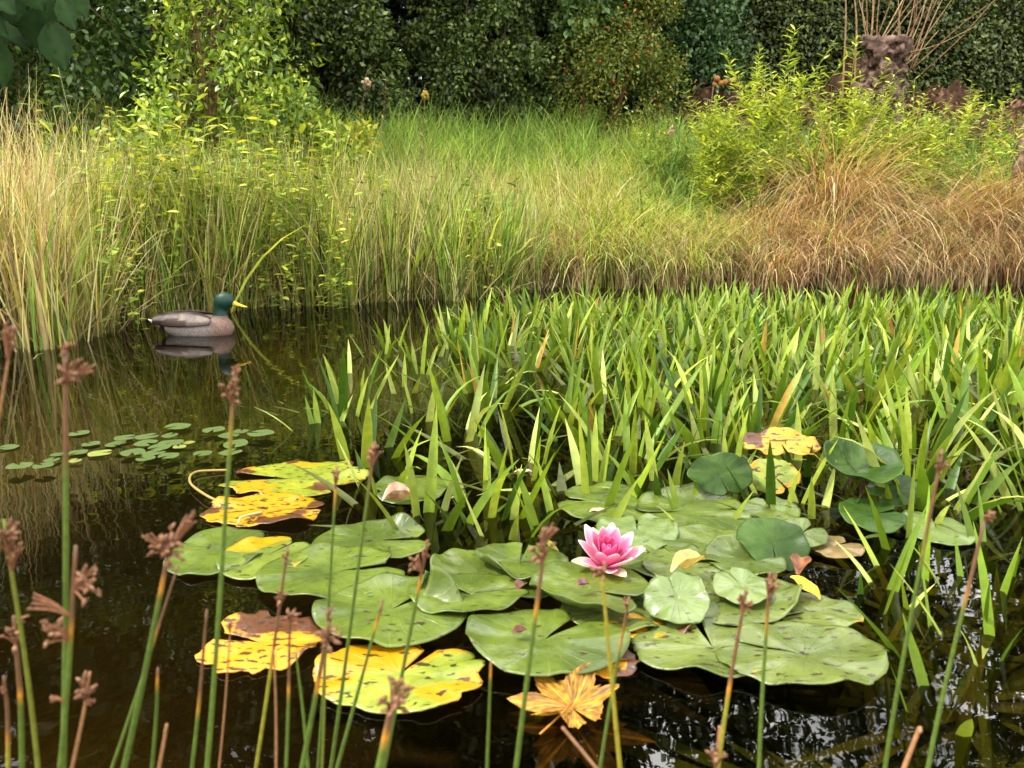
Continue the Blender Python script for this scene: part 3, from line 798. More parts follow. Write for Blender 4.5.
def leafy_stem(name, label, cat, base, top, nl, llen, lw, cols, group=None, stem=(120, 130, 60), pair=True, rad=.006, up=.3, bush=0, tip=1.0, arch=.1):
    base, top = np.array(base, float), np.array(top, float)
    o = tag(empty(name, base), label, cat, group)
    h = top - base
    p = spline([(0, 0, -.08), h * .5 + rng.normal(0, arch * .5, 3) * [1, 1, 0], h], 8)
    m = MB(); v, q, t = tube(p, np.linspace(rad, rad * .35, len(p)), 5); m.add(v, q, t, lin(*stem))
    paths = [(p, nl)]
    for k in range(bush):
        i = rng.integers(int(len(p) * .25), int(len(p) * .85))
        th = rng.uniform(0, 6.28); L = rng.uniform(.18, .42) * np.linalg.norm(h)
        e = p[i] + np.array([np.cos(th) * L * .55, np.sin(th) * L * .55, L * .8])
        pp = spline([p[i], (p[i] + e) / 2 + [np.cos(th) * .03, np.sin(th) * .03, 0], e], 6)
        v, q, t = tube(pp, np.linspace(rad * .6, rad * .3, len(pp)), 4); m.add(v, q, t, lin(*stem))
        paths.append((pp, max(6, int(nl * .45))))
    m.build('stem', M_rush, o, True)
    PO, DD, NN, SS = [], [], [], []
    for pp, k in paths:
        tt = np.linspace(.18 if pp is p else .1, 1, k)
        ii = tt * (len(pp) - 1); i0 = np.clip(ii.astype(int), 0, len(pp) - 2)
        ps = pp[i0] + (pp[i0 + 1] - pp[i0]) * (ii - i0)[:, None]
        a = np.arange(k) * (2.4 if not pair else np.pi) + (np.arange(k) // 2) * (1.57 if pair else 0) + rng.normal(0, .3, k) + rng.uniform(0, 6)
        DD.append(np.stack([np.cos(a), np.sin(a), np.full(k, up) + rng.normal(0, .25, k)], -1))
        NN.append(np.tile([0, 0, 1.0], (k, 1)) + rng.normal(0, .25, (k, 3)))
        PO.append(ps); SS.append(llen * rng.uniform(.65, 1.2, k) * (1 - (1 - tip) * tt ** 2))
    PO, DD, NN, SS = map(np.concatenate, (PO, DD, NN, SS))
    v, f, c = stamp(LEAF8_V, LEAF8_T, PO, frames(DD, NN), np.stack([SS, SS * lw, SS * lw], -1), pal(cols, len(PO), .18))
    mk('foliage', v, None, f, M_leaf, o, {'col': c})
    return o

WD = [(172, 188, 62), (192, 202, 74), (146, 168, 54), (206, 208, 90), (124, 148, 54)]
def weed_at(px, py, Y, label, nl=46, bush=5, llen=.15, group='tall weeds before the soil heap', cols=WD, lw=.26, dx=0.0):
    t = Q(px, py, Y); x = t[0] + dx + rng.normal(0, .06)
    b = (x, Y + rng.normal(0, .05), float(gh(x, Y)))
    return leafy_stem('tall_weed', label, 'weed', b, t, nl, llen, lw, cols, group, pair=False, bush=bush, tip=.55, rad=.007, up=.35)
weed_at(795, 30, 9.6, 'tallest bright weed spire, standing up against the dark hedge', 100, 2, .23, lw=.25)
weed_at(760, 48, 9.9, 'thin pale weed spire just left of the tallest one, before the hedge', 80, 1, .19, lw=.24)
weed_at(856, 40, 9.7, 'bright weed spire whose tip stands beside the knobbly stump', 90, 2, .2, lw=.25)
weed_at(903, 88, 9.4, 'weed tip rising before the soil heap right of the knobbly stump', 46, 5)
weed_at(972, 82, 9.6, 'bushy light green weed standing alone before the right soil heap', 46, 8)
weed_at(992, 92, 9.7, 'light green weed beside the splintered dead trunk', 46, 7)
for k in range(58):
    px = rng.uniform(705, 945); py = rng.uniform(62, 150)
    if px < 745: py = rng.uniform(95, 160)
    if px > 900: py = rng.uniform(105, 160)
    weed_at(px, py, rng.uniform(8.9, 10.0), 'leafy yellow-green weed in the thick clump between sedge and soil heap', 44, 7, .145)
for k in range(9):
    weed_at(rng.uniform(852, 915), rng.uniform(68, 100), rng.uniform(9.3, 9.8), 'leafy yellow-green weed partly hiding the knobbly stump', 44, 6, .14, 'weeds before the stump')
for k in range(7):
    weed_at(rng.uniform(925, 1010), rng.uniform(98, 140), rng.uniform(9.0, 9.7), 'loose light green weed before the right part of the soil heap', 40, 6, .13, 'weeds before the right soil heap')
for k in range(16):
    weed_at(rng.uniform(640, 760), rng.uniform(108, 165), rng.uniform(9.4, 10.6), 'low green weed with narrow leaves at the right end of the meadow', 30, 4, .11, 'low weeds beside the meadow',
            [(120, 150, 62), (140, 164, 70), (100, 130, 54), (160, 170, 80)])
for k, (px, py) in enumerate([(930, 112), (945, 120), (918, 122), (935, 130)]):
    weed_at(px, py, 9.9, 'dark green nettle-like plant in the hollow before the soil heap', 26, 5, .13, 'dark green plants in the hollow', [(66, 96, 48), (80, 112, 56), (54, 80, 42)], .5)
for k, (px, py) in enumerate([(700, 110), (662, 118), (640, 128)]):
    weed_at(px, py, 10.8, ['yellowish weed in front of the bluish bush', 'bright yellow seedling at the foot of the rose bush', 'pale weed at the meadow corner below the rose bush'][k], 26, 3, .1, None, [(190, 196, 70), (206, 200, 84), (170, 180, 66)])
# sprigs among the left reeds
SPR = [(170, 182, 62), (190, 194, 70), (146, 168, 56), (208, 200, 84)]
for (bx_, by_, tx, ty, Y, nl, ll, lw, lab) in [
    (150, 300, 132, 150, 5.75, 26, .105, .32, 'slim sapling with paired pointed leaves standing at the shore above the duck'),
    (100, 150, 56, 58, 5.4, 13, .07, .5, 'leaning sprig with a few curled yellow leaves below the big dark leaves'),
    (160, 300, 150, 272, 5.4, 14, .06, .5, 'small bright seedling just above the tail of the duck'),
    (232, 210, 228, 118, 7.0, 22, .10, .4, 'yellow-green stem with drooping leaves in front of the big leafy shrub'),
    (460, 275, 424, 232, 6.8, 9, .085, .5, 'small sprig of bright yellow leaves hanging over the reeds near the middle'),
    (245, 200, 250, 92, 7.3, 26, .10, .4, 'leafy yellow stem rising between the big shrub and the meadow'),
    (180, 210, 178, 90, 6.8, 26, .09, .4, 'leafy stem with yellow leaves before the shrub, right of the sapling'),
    (120, 230, 108, 110, 6.3, 22, .09, .4, 'leafy stem left of the slim sapling, before the shaded shrub'),
    (330, 215, 318, 150, 7.4, 18, .09, .4, 'yellow-leaved weed among the reeds in front of the meadow edge')]:
    b = Q(bx_, by_, Y); t = Q(tx, ty, Y); zb = float(gh(b[0], Y))
    leafy_stem('leafy_sapling', lab, 'sapling', (b[0], Y, min(zb, b[2])), t, nl, ll, lw, SPR, None, pair=True, rad=.006, up=.2, arch=.04)
for k in range(92):
    b = bank(1, -.05, .45, 96, 330 if k % 3 else 520)[0]
    hgt = rng.uniform(.75, 1.5) if b[0] < -1.6 else rng.uniform(.6, 1.15)
    t = b + np.array([rng.normal(0, .1), rng.normal(0, .1), hgt])
    leafy_stem('leafy_weed', 'thin leafy weed growing up through the green reeds behind the duck', 'weed', b, t, int(rng.integers(12, 26)), rng.uniform(.085, .14), .42, SPR + SH, 'leafy weeds among the reeds', pair=True, rad=.004, up=.15, arch=.08, bush=int(rng.integers(0, 3)))
for k in range(44):
    b = bank(1, -.30, -.02, 112, 345 if k % 4 else 520)[0]
    if abs(float(pxof(b[0], b[1], 0)[0]) - 195) < 52 and k % 2: b = bank(1, -.30, -.02, 255, 350)[0]
    t = b + np.array([rng.normal(0, .12), rng.normal(-.04, .06), rng.uniform(.45, 1.35)])
    leafy_stem('leafy_weed', 'yellow-green leafy trailer hanging in front of the reeds at the waterline', 'weed', b, t, int(rng.integers(14, 30)), rng.uniform(.06, .10), .42, SPR + SH, 'leafy trailers at the waterline', pair=True, rad=.0035, up=.1, arch=.1, bush=int(rng.integers(0, 3)))
# dried flower heads standing out of the meadow
for k, (px, py, Y, lab) in enumerate([(367, 72, 9.3, 'pale dried flower head standing above the meadow against the dark tree'), (386, 80, 9.4, 'reddish stalk with long pale leaves beside the dried flower head'), (425, 84, 9.6, 'yellow-brown seed head on a curved stalk at the back of the meadow'), (672, 122, 10.2, 'white faded flower head at the right end of meadow')]):
    t = Q(px, py, Y); b = np.array([t[0], Y, float(gh(t[0], Y))])
    o = leafy_stem('dried_flower', lab, 'flower', b, t, 9, .13, .2, [(214, 206, 160), (190, 186, 120), (160, 170, 90)], None, (130, 84, 60), pair=True, rad=.005, up=.4)
    if k != 1:
        m = MB()
        for j in range(26):
            m.add(sph * rng.uniform(.008, .022, 3) + (t - b) + rng.normal(0, .02, 3) * [1, 1, 1.3] - [0, 0, .12], sphq, None, pal([(226, 206, 172), (206, 184, 150), (190, 160, 120)] if k != 2 else [(196, 176, 70), (160, 130, 60)], 1)[0])
        m.build('seed_fluff', M_petal, o, True)
# flag-like yellow leaves at the right end of the bank
b = bank(1, .9, 1.0, 980, 990)[0]
for k, px in enumerate((985, 1003, 1016)):
    Y = 9.0; bb = Q(px, 200, Y); z = float(gh(bb[0], Y))
    n = 9
    v, q, c = blades(np.tile([0, 0, 0.], (n, 1)) + rng.normal(0, .03, (n, 3)) * [1, 1, 0], rng.uniform(0, 6.28, n), rng.uniform(.5, .95, n), np.full(n, .03), np.abs(rng.normal(.12, .15, n)), rng.uniform(.1, .8, n), 6,
                     pal([(150, 170, 60)], n), pal([(214, 200, 70), (190, 190, 70)], n), face=rng.uniform(-.8, .8, n), prof='strap')
    o = mk('iris_clump', v, q, None, M_sword, None, {'col': c}); o.location = (bb[0], Y, z)
    tag(o, ['yellowing sword-leaved clump left of the splintered dead trunk', 'yellow sword-leaved clump at the foot of the splintered dead trunk', 'sword-leaved clump cut by the right edge of the photo'][k], 'plant')

# overhanging branch with large leaves, upper left
bt = tag(empty('large_leaved_tree', (-3.75, 3.1, float(gh(-3.75, 3.1)))), 'tree with very large hanging oval leaves reaching in at the upper left corner', 'tree')
bz = bt.location.z
m = MB()
for pth, r0, r1 in [([(0, 0, -.1), (.05, 0, .9), (.3, .05, 1.7), (.9, .1, 2.1)], .06, .03), ([(.3, .05, 1.7), (.9, .05, 1.75), (1.45, 0, 1.72), (1.75, .0, 1.62)], .025, .007), ([(.9, .1, 2.1), (1.4, .1, 2.0), (1.8, .05, 1.85)], .02, .006)]:
    v, q, t = tube(spline(pth, 7), np.linspace(r0, r1, 7 * (len(pth) - 1) + 1), 8); m.add(v, q, t, lin(110, 92, 66))
m.build('trunk', M_bark, bt, True)
BL_U = np.linspace(0, 1, 9)
def big_leaf(a, d, nrm_, L, W_, droop):
    d = nrm(np.array(d, float)); y = nrm(np.cross(np.array(nrm_, float), d)); z = np.cross(d, y)
    wv = np.sin(np.pi * np.clip(BL_U, .02, .97) ** 1.1) ** .75
    pts, q, cols = [], [], []
    for i, u in enumerate(BL_U):
        for j, s in enumerate((-1, -.5, 0, .5, 1)):
            p = np.array(a) + d * L * u + y * W_ * .5 * wv[i] * s + z * (abs(s) * .18 * W_ * wv[i] - droop * u * u * L + .012 * math.sin(u * 26 + abs(s) * 3) * abs(s) * (W_ / .12))
            pts.append(p); cols.append(lin(34, 54, 24) * (1.35 if s == 0 else 1.0 + .1 * math.sin(u * 40 - abs(s) * 9)))
    for i in range(8):
        for j in range(4): q.append((i * 5 + j, i * 5 + j + 1, i * 5 + j + 6, i * 5 + j + 5))
    return np.array(pts), np.array(q), np.array(cols)
bo = np.array([bt.location.x, bt.location.y, bz])
for (px0, py0, px1, py1, wpx, nz) in [(50, 20, 64, 68, 30, (0, -.8, .5)), (46, -8, 46, 24, 22, (.2, -.8, .5)), (60, -6, 74, 28, 20, (-.2, -.8, .5)), (-22, 18, 26, 46, 24, (.3, -.6, .8)), (34, 8, 36, 48, 26, (.3, -.8, .4)),
                                      (-14, 30, 4, 86, 30, (.2, -.8, .5)), (28, -20, 42, 10, 26, (0, -.8, .5)), (72, -14, 86, 16, 18, (0, -.7, .6)), (-20, -10, 14, 12, 26, (.1, -.7, .6)), (8, -6, 22, 26, 24, (-.1, -.6, .4)), (-30, 0, 4, 34, 26, (0, -.8, .5))]:
    Yl = 3.1 + rng.uniform(-.12, .2)
    a, e = Q(px0, py0, Yl), Q(px1, py1, Yl - rng.uniform(0, .08))
    v, q, c = big_leaf(a - bo, e - a, nz, np.linalg.norm(e - a), wpx * Yl / FPX, .06)
    mk('leaf', v, q, None, M_big, bt, {'col': c * rng.uniform(.8, 1.15)}, True)

for k in range(64):  # unseen crown leaves, added overhead to shade the hanging ones
    a = np.array([rng.uniform(-3.6, -1.55), rng.uniform(2.75, 3.5), rng.uniform(1.95, 2.75)])
    d_ = np.array([rng.normal(.2, .5), rng.normal(0, .5), -.45 + rng.normal(0, .25)])
    v, q, c = big_leaf(a - bo, d_, (rng.normal(0, .3), -.3, 1), rng.uniform(.2, .32), rng.uniform(.11, .15), .06)
    mk('leaf', v, q, None, M_big, bt, {'col': c * rng.uniform(.8, 1.15)}, True)

# ------------------------------------------------------------------ duck
def loft(secs, n=20):
    v = []
    th = np.linspace(0, 2 * np.pi, n, endpoint=False)
    for c, a, bb, ra, rb in secs:
        v.append(np.array(c) + np.cos(th)[:, None] * np.array(a) * ra + np.sin(th)[:, None] * np.array(bb) * rb)
    L = len(secs)
    v = np.concatenate(v)
    q = [(i * n + j, i * n + (j + 1) % n, (i + 1) * n + (j + 1) % n, (i + 1) * n + j) for i in range(L - 1) for j in range(n)]
    m0 = len(v); v = np.concatenate([v, [secs[0][0], secs[-1][0]]])
    t = [(m0, (j + 1) % n, j) for j in range(n)] + [(m0 + 1, (L - 1) * n + j, (L - 1) * n + (j + 1) % n) for j in range(n)]
    return v, q, t
def interp_secs(tab, n):
    tab = np.array(tab, float); s = np.linspace(0, len(tab) - 1, n)
    e = np.stack([np.interp(s, range(len(tab)), tab[:, k]) for k in range(tab.shape[1])], -1)
    for _ in range(2): e[1:-1] = (e[:-2] + 2 * e[1:-1] + e[2:]) / 4
    return e
Yv, Zv = np.array([0, 1., 0]), np.array([0, 0, 1.])
body_t = [(-.285, .082, .012, .006), (-.235, .078, .042, .018), (-.17, .062, .075, .05), (-.08, .05, .10, .082), (.02, .045, .108, .09), (.12, .043, .098, .088), (.19, .045, .075, .075), (.228, .05, .042, .05), (.245, .052, .012, .018)]
e = interp_secs(body_t, 26)
m = MB()
v, q, t = loft([((x, 0, z), Yv, Zv, a, b_) for x, z, a, b_ in e]); m.add(v, q, t)
neck_t = [(.15, .06, .06), (.172, .115, .046), (.173, .155, .036), (.174, .180, .041), (.180, .207, .053), (.203, .219, .057), (.234, .213, .048), (.254, .205, .032), (.263, .202, .015)]
e = interp_secs(neck_t, 26)
pc = np.stack([e[:, 0], e[:, 0] * 0, e[:, 1]], -1); dd = nrm(np.gradient(pc, axis=0))
v, q, t = loft([(pc[i], Yv, np.cross(dd[i], Yv), e[i, 2] * .86, e[i, 2]) for i in range(len(e))]); m.add(v, q, t)
tmp = m.build('mallard_duck', M_feather)
rm = tmp.modifiers.new('r', 'REMESH'); rm.mode = 'VOXEL'; rm.voxel_size = .0055
sm = tmp.modifiers.new('s', 'SMOOTH'); sm.iterations = 6; sm.factor = .5
dg = bpy.context.evaluated_depsgraph_get()
me = bpy.data.meshes.new_from_object(tmp.evaluated_get(dg))
bpy.data.objects.remove(tmp)
co = np.zeros(len(me.vertices) * 3, np.float32); me.vertices.foreach_get('co', co); co = co.reshape(-1, 3)
x, y, z = co.T
c = np.tile(lin(158, 146, 138), (len(co), 1))
c[(z > .112) | ((x > -.02) & (x < .13) & (z > .075 + .5 * (.06 - x) ** 2))] = lin(112, 92, 80)
c[(z > .132)] = lin(60, 46, 40)
br = np.clip((x - .10) / .07, 0, 1)[:, None] * np.clip((.16 - z) / .03, 0, 1)[:, None]
c = c * (1 - br) + lin(140, 112, 98) * br
bk = (x < -.16) & (z > .03); c[bk] = lin(26, 20, 20)
c[(x < -.235)] = lin(206, 196, 186)
c[(x < -.2) & (z < .07)] = lin(200, 190, 180)
c *= .84 * (1 + rng.normal(0, .08, (len(c), 1)))
head = (x > .125) & (z > .128 - .12 * np.abs(x - .18))
ring = (x > .115) & (~head) & (z > .139 - .12 * np.abs(x - .18))
c[head] = lin(6, 50, 36)
a = me.attributes.new('col', 'FLOAT_COLOR', 'POINT')
a.data.foreach_set('color', np.concatenate([np.clip(c, 0, 1), np.ones((len(c), 1))], 1).astype(np.float32).ravel())
me.polygons.foreach_set('use_smooth', np.ones(len(me.polygons), bool))
me.materials.clear(); me.materials.append(M_feather); me.materials.append(M_sheen)
fi = np.array([all(head[i] for i in p.vertices) for p in me.polygons], np.int32)
me.polygons.foreach_set('material_index', fi)
duck = bpy.data.objects.new('mallard_duck', me); COL.objects.link(duck)
dp = P(196, 334); duck.location = (dp[0] + .0, dp[1], -.008); duck.rotation_euler = (0, 0, R(-4))
tag(duck, 'drake duck with glossy green head and yellow bill swimming beside the left reeds', 'duck')
m = MB()
bl = [(.240, .210, .020, .024), (.258, .204, .017, .021), (.28, .196, .014, .014), (.305, .188, .014, .009), (.33, .182, .012, .006), (.343, .180, .005, .003)]
e = interp_secs(bl, 14)
v, q, t = loft([((x_, 0, z_), Yv, Zv, a_, b_) for x_, z_, a_, b_ in e], 14); m.add(v, q, t, lin(206, 176, 40))
m.build('bill', M_bill, duck, True)
for s in (-1, 1):
    MB().add(sph * [.0055, .003, .0045] + [.222, s * .034, .226], sphq, None, lin(8, 6, 5)).build('eye', M_bill, duck, True)
    # folded wing: a shell lying on the flank, pointed to the rear
    nu, nv = 22, 9
    pts, cc = [], []
    for i in range(nu):
        u_ = i / (nu - 1); xx = -.245 + .385 * u_
        hgt = .042 * math.sin(math.pi * min(1, .08 + u_ * .86)) ** .6
        zc = .098 + .010 * math.sin(u_ * 3)
        for j in range(nv):
            w1 = j / (nv - 1) * 2 - 1
            bw = np.interp(xx, [-.285, -.235, -.17, -.08, .02, .12, .19], [.012, .04, .073, .098, .106, .097, .073])
            zz = zc + hgt * w1
            rel = np.clip((zz - .048) / .092, -1, 1)
            yy = s * (bw * math.sqrt(max(.04, 1 - rel ** 2)) + .008 + .006 * (1 - w1 * w1))
            pts.append((xx, yy, zz))
            colr = lin(146, 132, 122) if w1 > -.35 else lin(112, 94, 84)
            if w1 > .72: colr = lin(62, 48, 42)
            if u_ < .66 and w1 < .05 - .5 * abs(u_ - .38): colr = lin(66, 46, 38)
            cc.append(.72 * colr * (1 + .12 * math.sin(u_ * 46 + w1 * 5)))
    q = [(i * nv + j, i * nv + j + 1, (i + 1) * nv + j + 1, (i + 1) * nv + j) for i in range(nu - 1) for j in range(nv - 1)]
    w_o = MB().add(pts, q, None, np.array(cc)).build('wing', M_feather, duck, True)
    so = w_o.modifiers.new('thick', 'SOLIDIFY'); so.thickness = .008; so.offset = -1 if s < 0 else 1
# curled white-edged tail
v, q, c_ = blades(np.array([[-.22, i * .012, .078] for i in (-2, -1, 0, 1, 2)], float), np.pi + np.array([-.25, -.12, 0, .12, .25]), np.full(5, .085), np.full(5, .03), np.full(5, 1.45), np.full(5, -.35), 4, np.tile(lin(60, 50, 46), (5, 1)), np.tile(lin(226, 218, 208), (5, 1)), prof='lens')
mk('tail', v, q, None, M_feather, duck, {'col': c_}, True)

# ------------------------------------------------------------------ lily pads
def pad(px0, py0, px1, py1, kind, label, notch=0, z=.006, tilt=0.0, roll=0.0, curls=(), slit=.10, wob=.022, seed=None, cup=0.0, teeth=0.0, name='lily_pad', lift=0.0):
    r_ = np.random.default_rng(seed if seed is not None else int(px0 * 7 + py0 * 13))
    xm, ym = (px0 + px1) / 2, (py0 + py1) / 2
    if tilt == 0:
        C = P(xm, ym, z)
        rx = (P(px1, ym, z)[0] - P(px0, ym, z)[0]) / 2; ry = (P(xm, py0, z)[1] - P(xm, py1, z)[1]) / 2
    else:
        b_ = P(xm, py1, z); dep = b_[1] * math.cos(PITCH) + CAM_H * math.sin(PITCH)
        el = PITCH + math.atan((ym - 384) / FPX)
        rx = (px1 - px0) / 2 * dep / FPX
        ry = (py1 - py0) / 2 * dep / FPX / max(.25, math.sin(min(el + R(tilt), R(90))))
        C = Q(xm, ym, b_[1] + ry * math.cos(R(tilt)))
    NR, NT = 14, 84
    th = np.linspace(R(notch) + slit, R(notch) + 2 * np.pi - slit * (.4 + r_.random()), NT)
    ed = np.minimum(th - th[0], th[-1] - th)
    rad = 1 + wob * (np.sin(2 * th + r_.uniform(0, 6)) * .9 + np.sin(3 * th + r_.uniform(0, 6)) * .4 + np.sin(7 * th + r_.uniform(0, 6)) * .35 + np.sin(13 * th + r_.uniform(0, 6)) * .18)
    rad *= 1 - .22 * np.exp(-(ed / .14) ** 2)
    if teeth:
        k = r_.integers(5, 9)
        for _ in range(k): rad -= teeth * r_.uniform(.3, 1) * np.exp(-((th - r_.uniform(th[0], th[-1])) / r_.uniform(.05, .16)) ** 2)
        rad += teeth * .22 * np.repeat(r_.normal(0, 1, NT // 3), 3)[:NT]
    rr = np.linspace(0.0, 1, NR) ** .8
    TH, RR = np.meshgrid(th, rr)
    rho = RR * rad[None]
    zz = .010 * (np.sin(2 * TH + r_.uniform(0, 6)) * .5 + np.sin(5 * TH + r_.uniform(0, 6)) * .4 + .25 * np.sin(9 * TH + r_.uniform(0, 6))) * RR ** 2.2 * max(rx, .05) / .1
    zz += cup * RR ** 2 - .004 * np.exp(-(RR / .15) ** 2)
    for (tc_, wd_, hg_, pull) in curls:
        dth = (TH - R(tc_) + np.pi) % (2 * np.pi) - np.pi
        k = np.exp(-(dth / R(wd_)) ** 2) * np.clip((RR - .45) / .55, 0, 1) ** 1.6
        zz += hg_ * k; rho = rho * (1 - pull * k)
    lx, ly = rho * np.cos(TH) * rx, rho * np.sin(TH) * ry
    if tilt == 0: zz = np.maximum(zz, -.0025 + .0 * zz)
    v = np.stack([lx, ly, zz], -1).reshape(-1, 3)
    idx = np.arange(NR * NT).reshape(NR, NT)
    q = np.stack([idx[:-1, :-1], idx[:-1, 1:], idx[1:, 1:], idx[1:, :-1]], -1).reshape(-1, 4)
    q = q[:, ::-1]
    o = mk(name, v, q, None, PM[kind], None, {'pr': RR.ravel(), 'pt': (TH - R(notch)).ravel()}, True)
    so = o.modifiers.new('thickness', 'SOLIDIFY'); so.thickness = .0022; so.offset = 0
    o.location = C + np.array([0, 0, lift]); o.rotation_euler = (R(tilt), R(roll), 0)
    return tag(o, label, 'lily pad', 'lily pads floating on the pond')

# -- left group
pad(222, 460, 364, 496, 'mottled', 'mottled yellow and green pad with torn edges, farthest of the left group', 185, .006, teeth=.14, slit=.22)
pad(205, 494, 330, 526, 'yellow', 'bright yellow pad with a brown rotting front edge', 8, .006, teeth=.10, slit=.12, curls=[(250, 40, -.004, .05)])
pad(170, 527, 268, 574, 'green', 'smooth green pad at the left end of the green raft', 30, .007, slit=.08)
pad(220, 535, 312, 577, 'edge', 'green pad with one bright yellow corner in front', 60, .011, slit=.06, seed=5)
pad(257, 545, 404, 599, 'green', 'broad green pad lying over the pad with the yellow corner', 20, .017, slit=.07)
pad(314, 521, 432, 560, 'green', 'green pad with raised rear fold, just below the sword leaves', 10, .010, slit=.12, curls=[(60, 30, .02, .1)])
pad(372, 474, 450, 502, 'green', 'green pad half hidden among the nearest sword leaves', 200, .006)
pad(313, 574, 470, 642, 'green', 'large green pad with a standing flap, above the half yellow pad', 40, .020, curls=[(35, 24, .055, .25), (120, 50, .012, .1)], slit=.2)
pad(408, 571, 530, 616, 'green', 'shiny green pad with a slit open to the right, left of the centre', 15, .026, slit=.09, curls=[(270, 60, .012, .05)])
pad(424, 548, 536, 597, 'green', 'green pad with an upturned left rim under the curled one', 300, .018, curls=[(170, 50, .022, .12), (250, 40, .012, .06)])
pad(470, 542, 570, 581, 'green', 'green pad with its front edge folded up, behind left of the flower', 80, .030, curls=[(215, 45, .035, .25)])
pad(459, 606, 628, 672, 'green', 'large green pad open toward the flower, in front of the raft', 52, .022, slit=.16, curls=[(185, 40, .014, .08)])
pad(526, 558, 652, 620, 'green', 'green pad with an upturned front rim right under the flower', 330, .034, curls=[(240, 50, .038, .22)], seed=8)
# -- right group
pad(640, 574, 714, 622, 'pale', 'pale bluish pad tilted up toward the viewer, right of the flower', 95, .03, tilt=18, roll=-6, slit=.015, wob=.07, curls=[(10, 40, .015, .1), (190, 40, -.01, .05)])
pad(648, 568, 806, 622, 'worn', 'broad green pad behind the big front pads, right of the flower', 100, .020, curls=[(330, 30, .02, .12)])
pad(712, 568, 772, 604, 'pale', 'small pale pad with clean edges leaning on the broad one', 110, .034, tilt=8, slit=.05)
pad(630, 618, 796, 675, 'worn', 'speckled front pad with many dark holes, left of two', 95, .012, slit=.1, teeth=.05)
pad(716, 622, 893, 686, 'worn', 'largest speckled front pad, its right tip curled over', 150, .018, slit=.08, curls=[(345, 18, .022, .12)], teeth=.05)
pad(764, 594, 862, 628, 'worn', 'small yellow-green pad at the right end of the raft', 200, .012)
pad(606, 616, 702, 638, 'yellow', 'narrow yellow and brown pad squeezed between green pads in front of flower', 90, .009, teeth=.1, curls=[(0, 40, .02, .2)])
pad(734, 516, 810, 568, 'dark', 'dark glossy pad standing on edge behind the flower raft', 270, .01, tilt=34, roll=8, slit=.04, wob=.06, curls=[(20, 40, .02, .1), (150, 30, -.015, .1)])
pad(776, 518, 828, 548, 'green', 'green pad leaning behind the dark glossy upright pad', 40, .02, tilt=14)
pad(808, 534, 862, 558, 'brown', 'brown withered pad lying at the right of the dark glossy one', 30, .012, teeth=.05)
pad(686, 452, 752, 498, 'dark', 'dark upright round pad among the sword leaves, left of the orange one', 280, .02, tilt=60, roll=-10, slit=.02, wob=.06, curls=[(200, 40, .03, .2)])
pad(636, 488, 748, 532, 'green', 'green pad in the shade of the upright round pad', 190, .014, curls=[(90, 60, .02, .1)])
pad(556, 484, 656, 522, 'green', 'flat green pad behind the flower, crossed by a sword leaf', 160, .006)
pad(594, 510, 680, 550, 'pale', 'dull green pad directly behind the flower', 80, .016, tilt=5)
pad(664, 526, 764, 564, 'green', 'green pad with a pale tip, between flower and dark upright pad', 330, .018)
pad(610, 538, 706, 578, 'green', 'green pad partly covered by the rolled yellow leaf', 120, .012)
pad(742, 438, 818, 468, 'rotten', 'orange and brown dying pad raised among the sword leaves', 270, .05, tilt=22, lift=.03, teeth=.12)
pad(746, 457, 800, 494, 'half', 'mottled green pad with burnt corner, tilted up under the orange pad', 300, .02, tilt=48, teeth=.08)
pad(824, 438, 866, 470, 'dark', 'small dark pad standing behind the bowl-shaped pad', 270, .05, tilt=52)
pad(812, 458, 900, 499, 'dark', 'dark bowl-shaped pad raised above the water at the right', 110, .05, tilt=14, cup=.035, curls=[(150, 50, .03, .15)], lift=.02)
pad(838, 497, 906, 531, 'dark', 'dark green pad under the bowl-shaped pad', 10, .012, tilt=10)
pad(903, 511, 970, 545, 'pale', 'lone pale flat pad farthest to the right', 60, .006, teeth=.04)
pad(560, 584, 676, 632, 'worn', 'speckled green pad between the flower and the narrow yellow pad', 120, .010, teeth=.04)
pad(676, 584, 772, 624, 'green', 'green pad wedged under the small pale pad with clean edges', 200, .012)
pad(640, 546, 742, 584, 'worn', 'green pad under the rolled yellow leaf, speckled on its rear', 40, .016)
pad(706, 540, 784, 576, 'green', 'green pad tucked below the dark glossy upright pad', 20, .022, curls=[(90, 50, .02, .1)])
pad(392, 596, 476, 628, 'green', 'green pad showing between the flap pad and large front green pad', 250, .008)
pad(500, 568, 560, 598, 'green', 'small green pad filling the gap left of the flower', 90, .010)
pad(742, 496, 800, 522, 'green', 'shaded green pad behind the dark glossy upright pad', 90, .012, tilt=10)
pad(868, 474, 920, 506, 'dark', 'dark pad half hidden by sword leaves right of the bowl-shaped pad', 200, .02, tilt=26, roll=-12)
# -- front left yellow ones
pad(200, 611, 322, 672, 'rotten', 'ragged orange-yellow rotting pad behind the front rushes', 170, .006, teeth=.16, slit=.2)
pad(312, 638, 488, 709, 'half', 'large half yellow half green pad in front, spotted brown', 66, .008, teeth=.08, slit=.12)
pad(556, 644, 640, 678, 'rotten', 'small orange decaying pad beneath the large front green pad', 90, .004, teeth=.18)

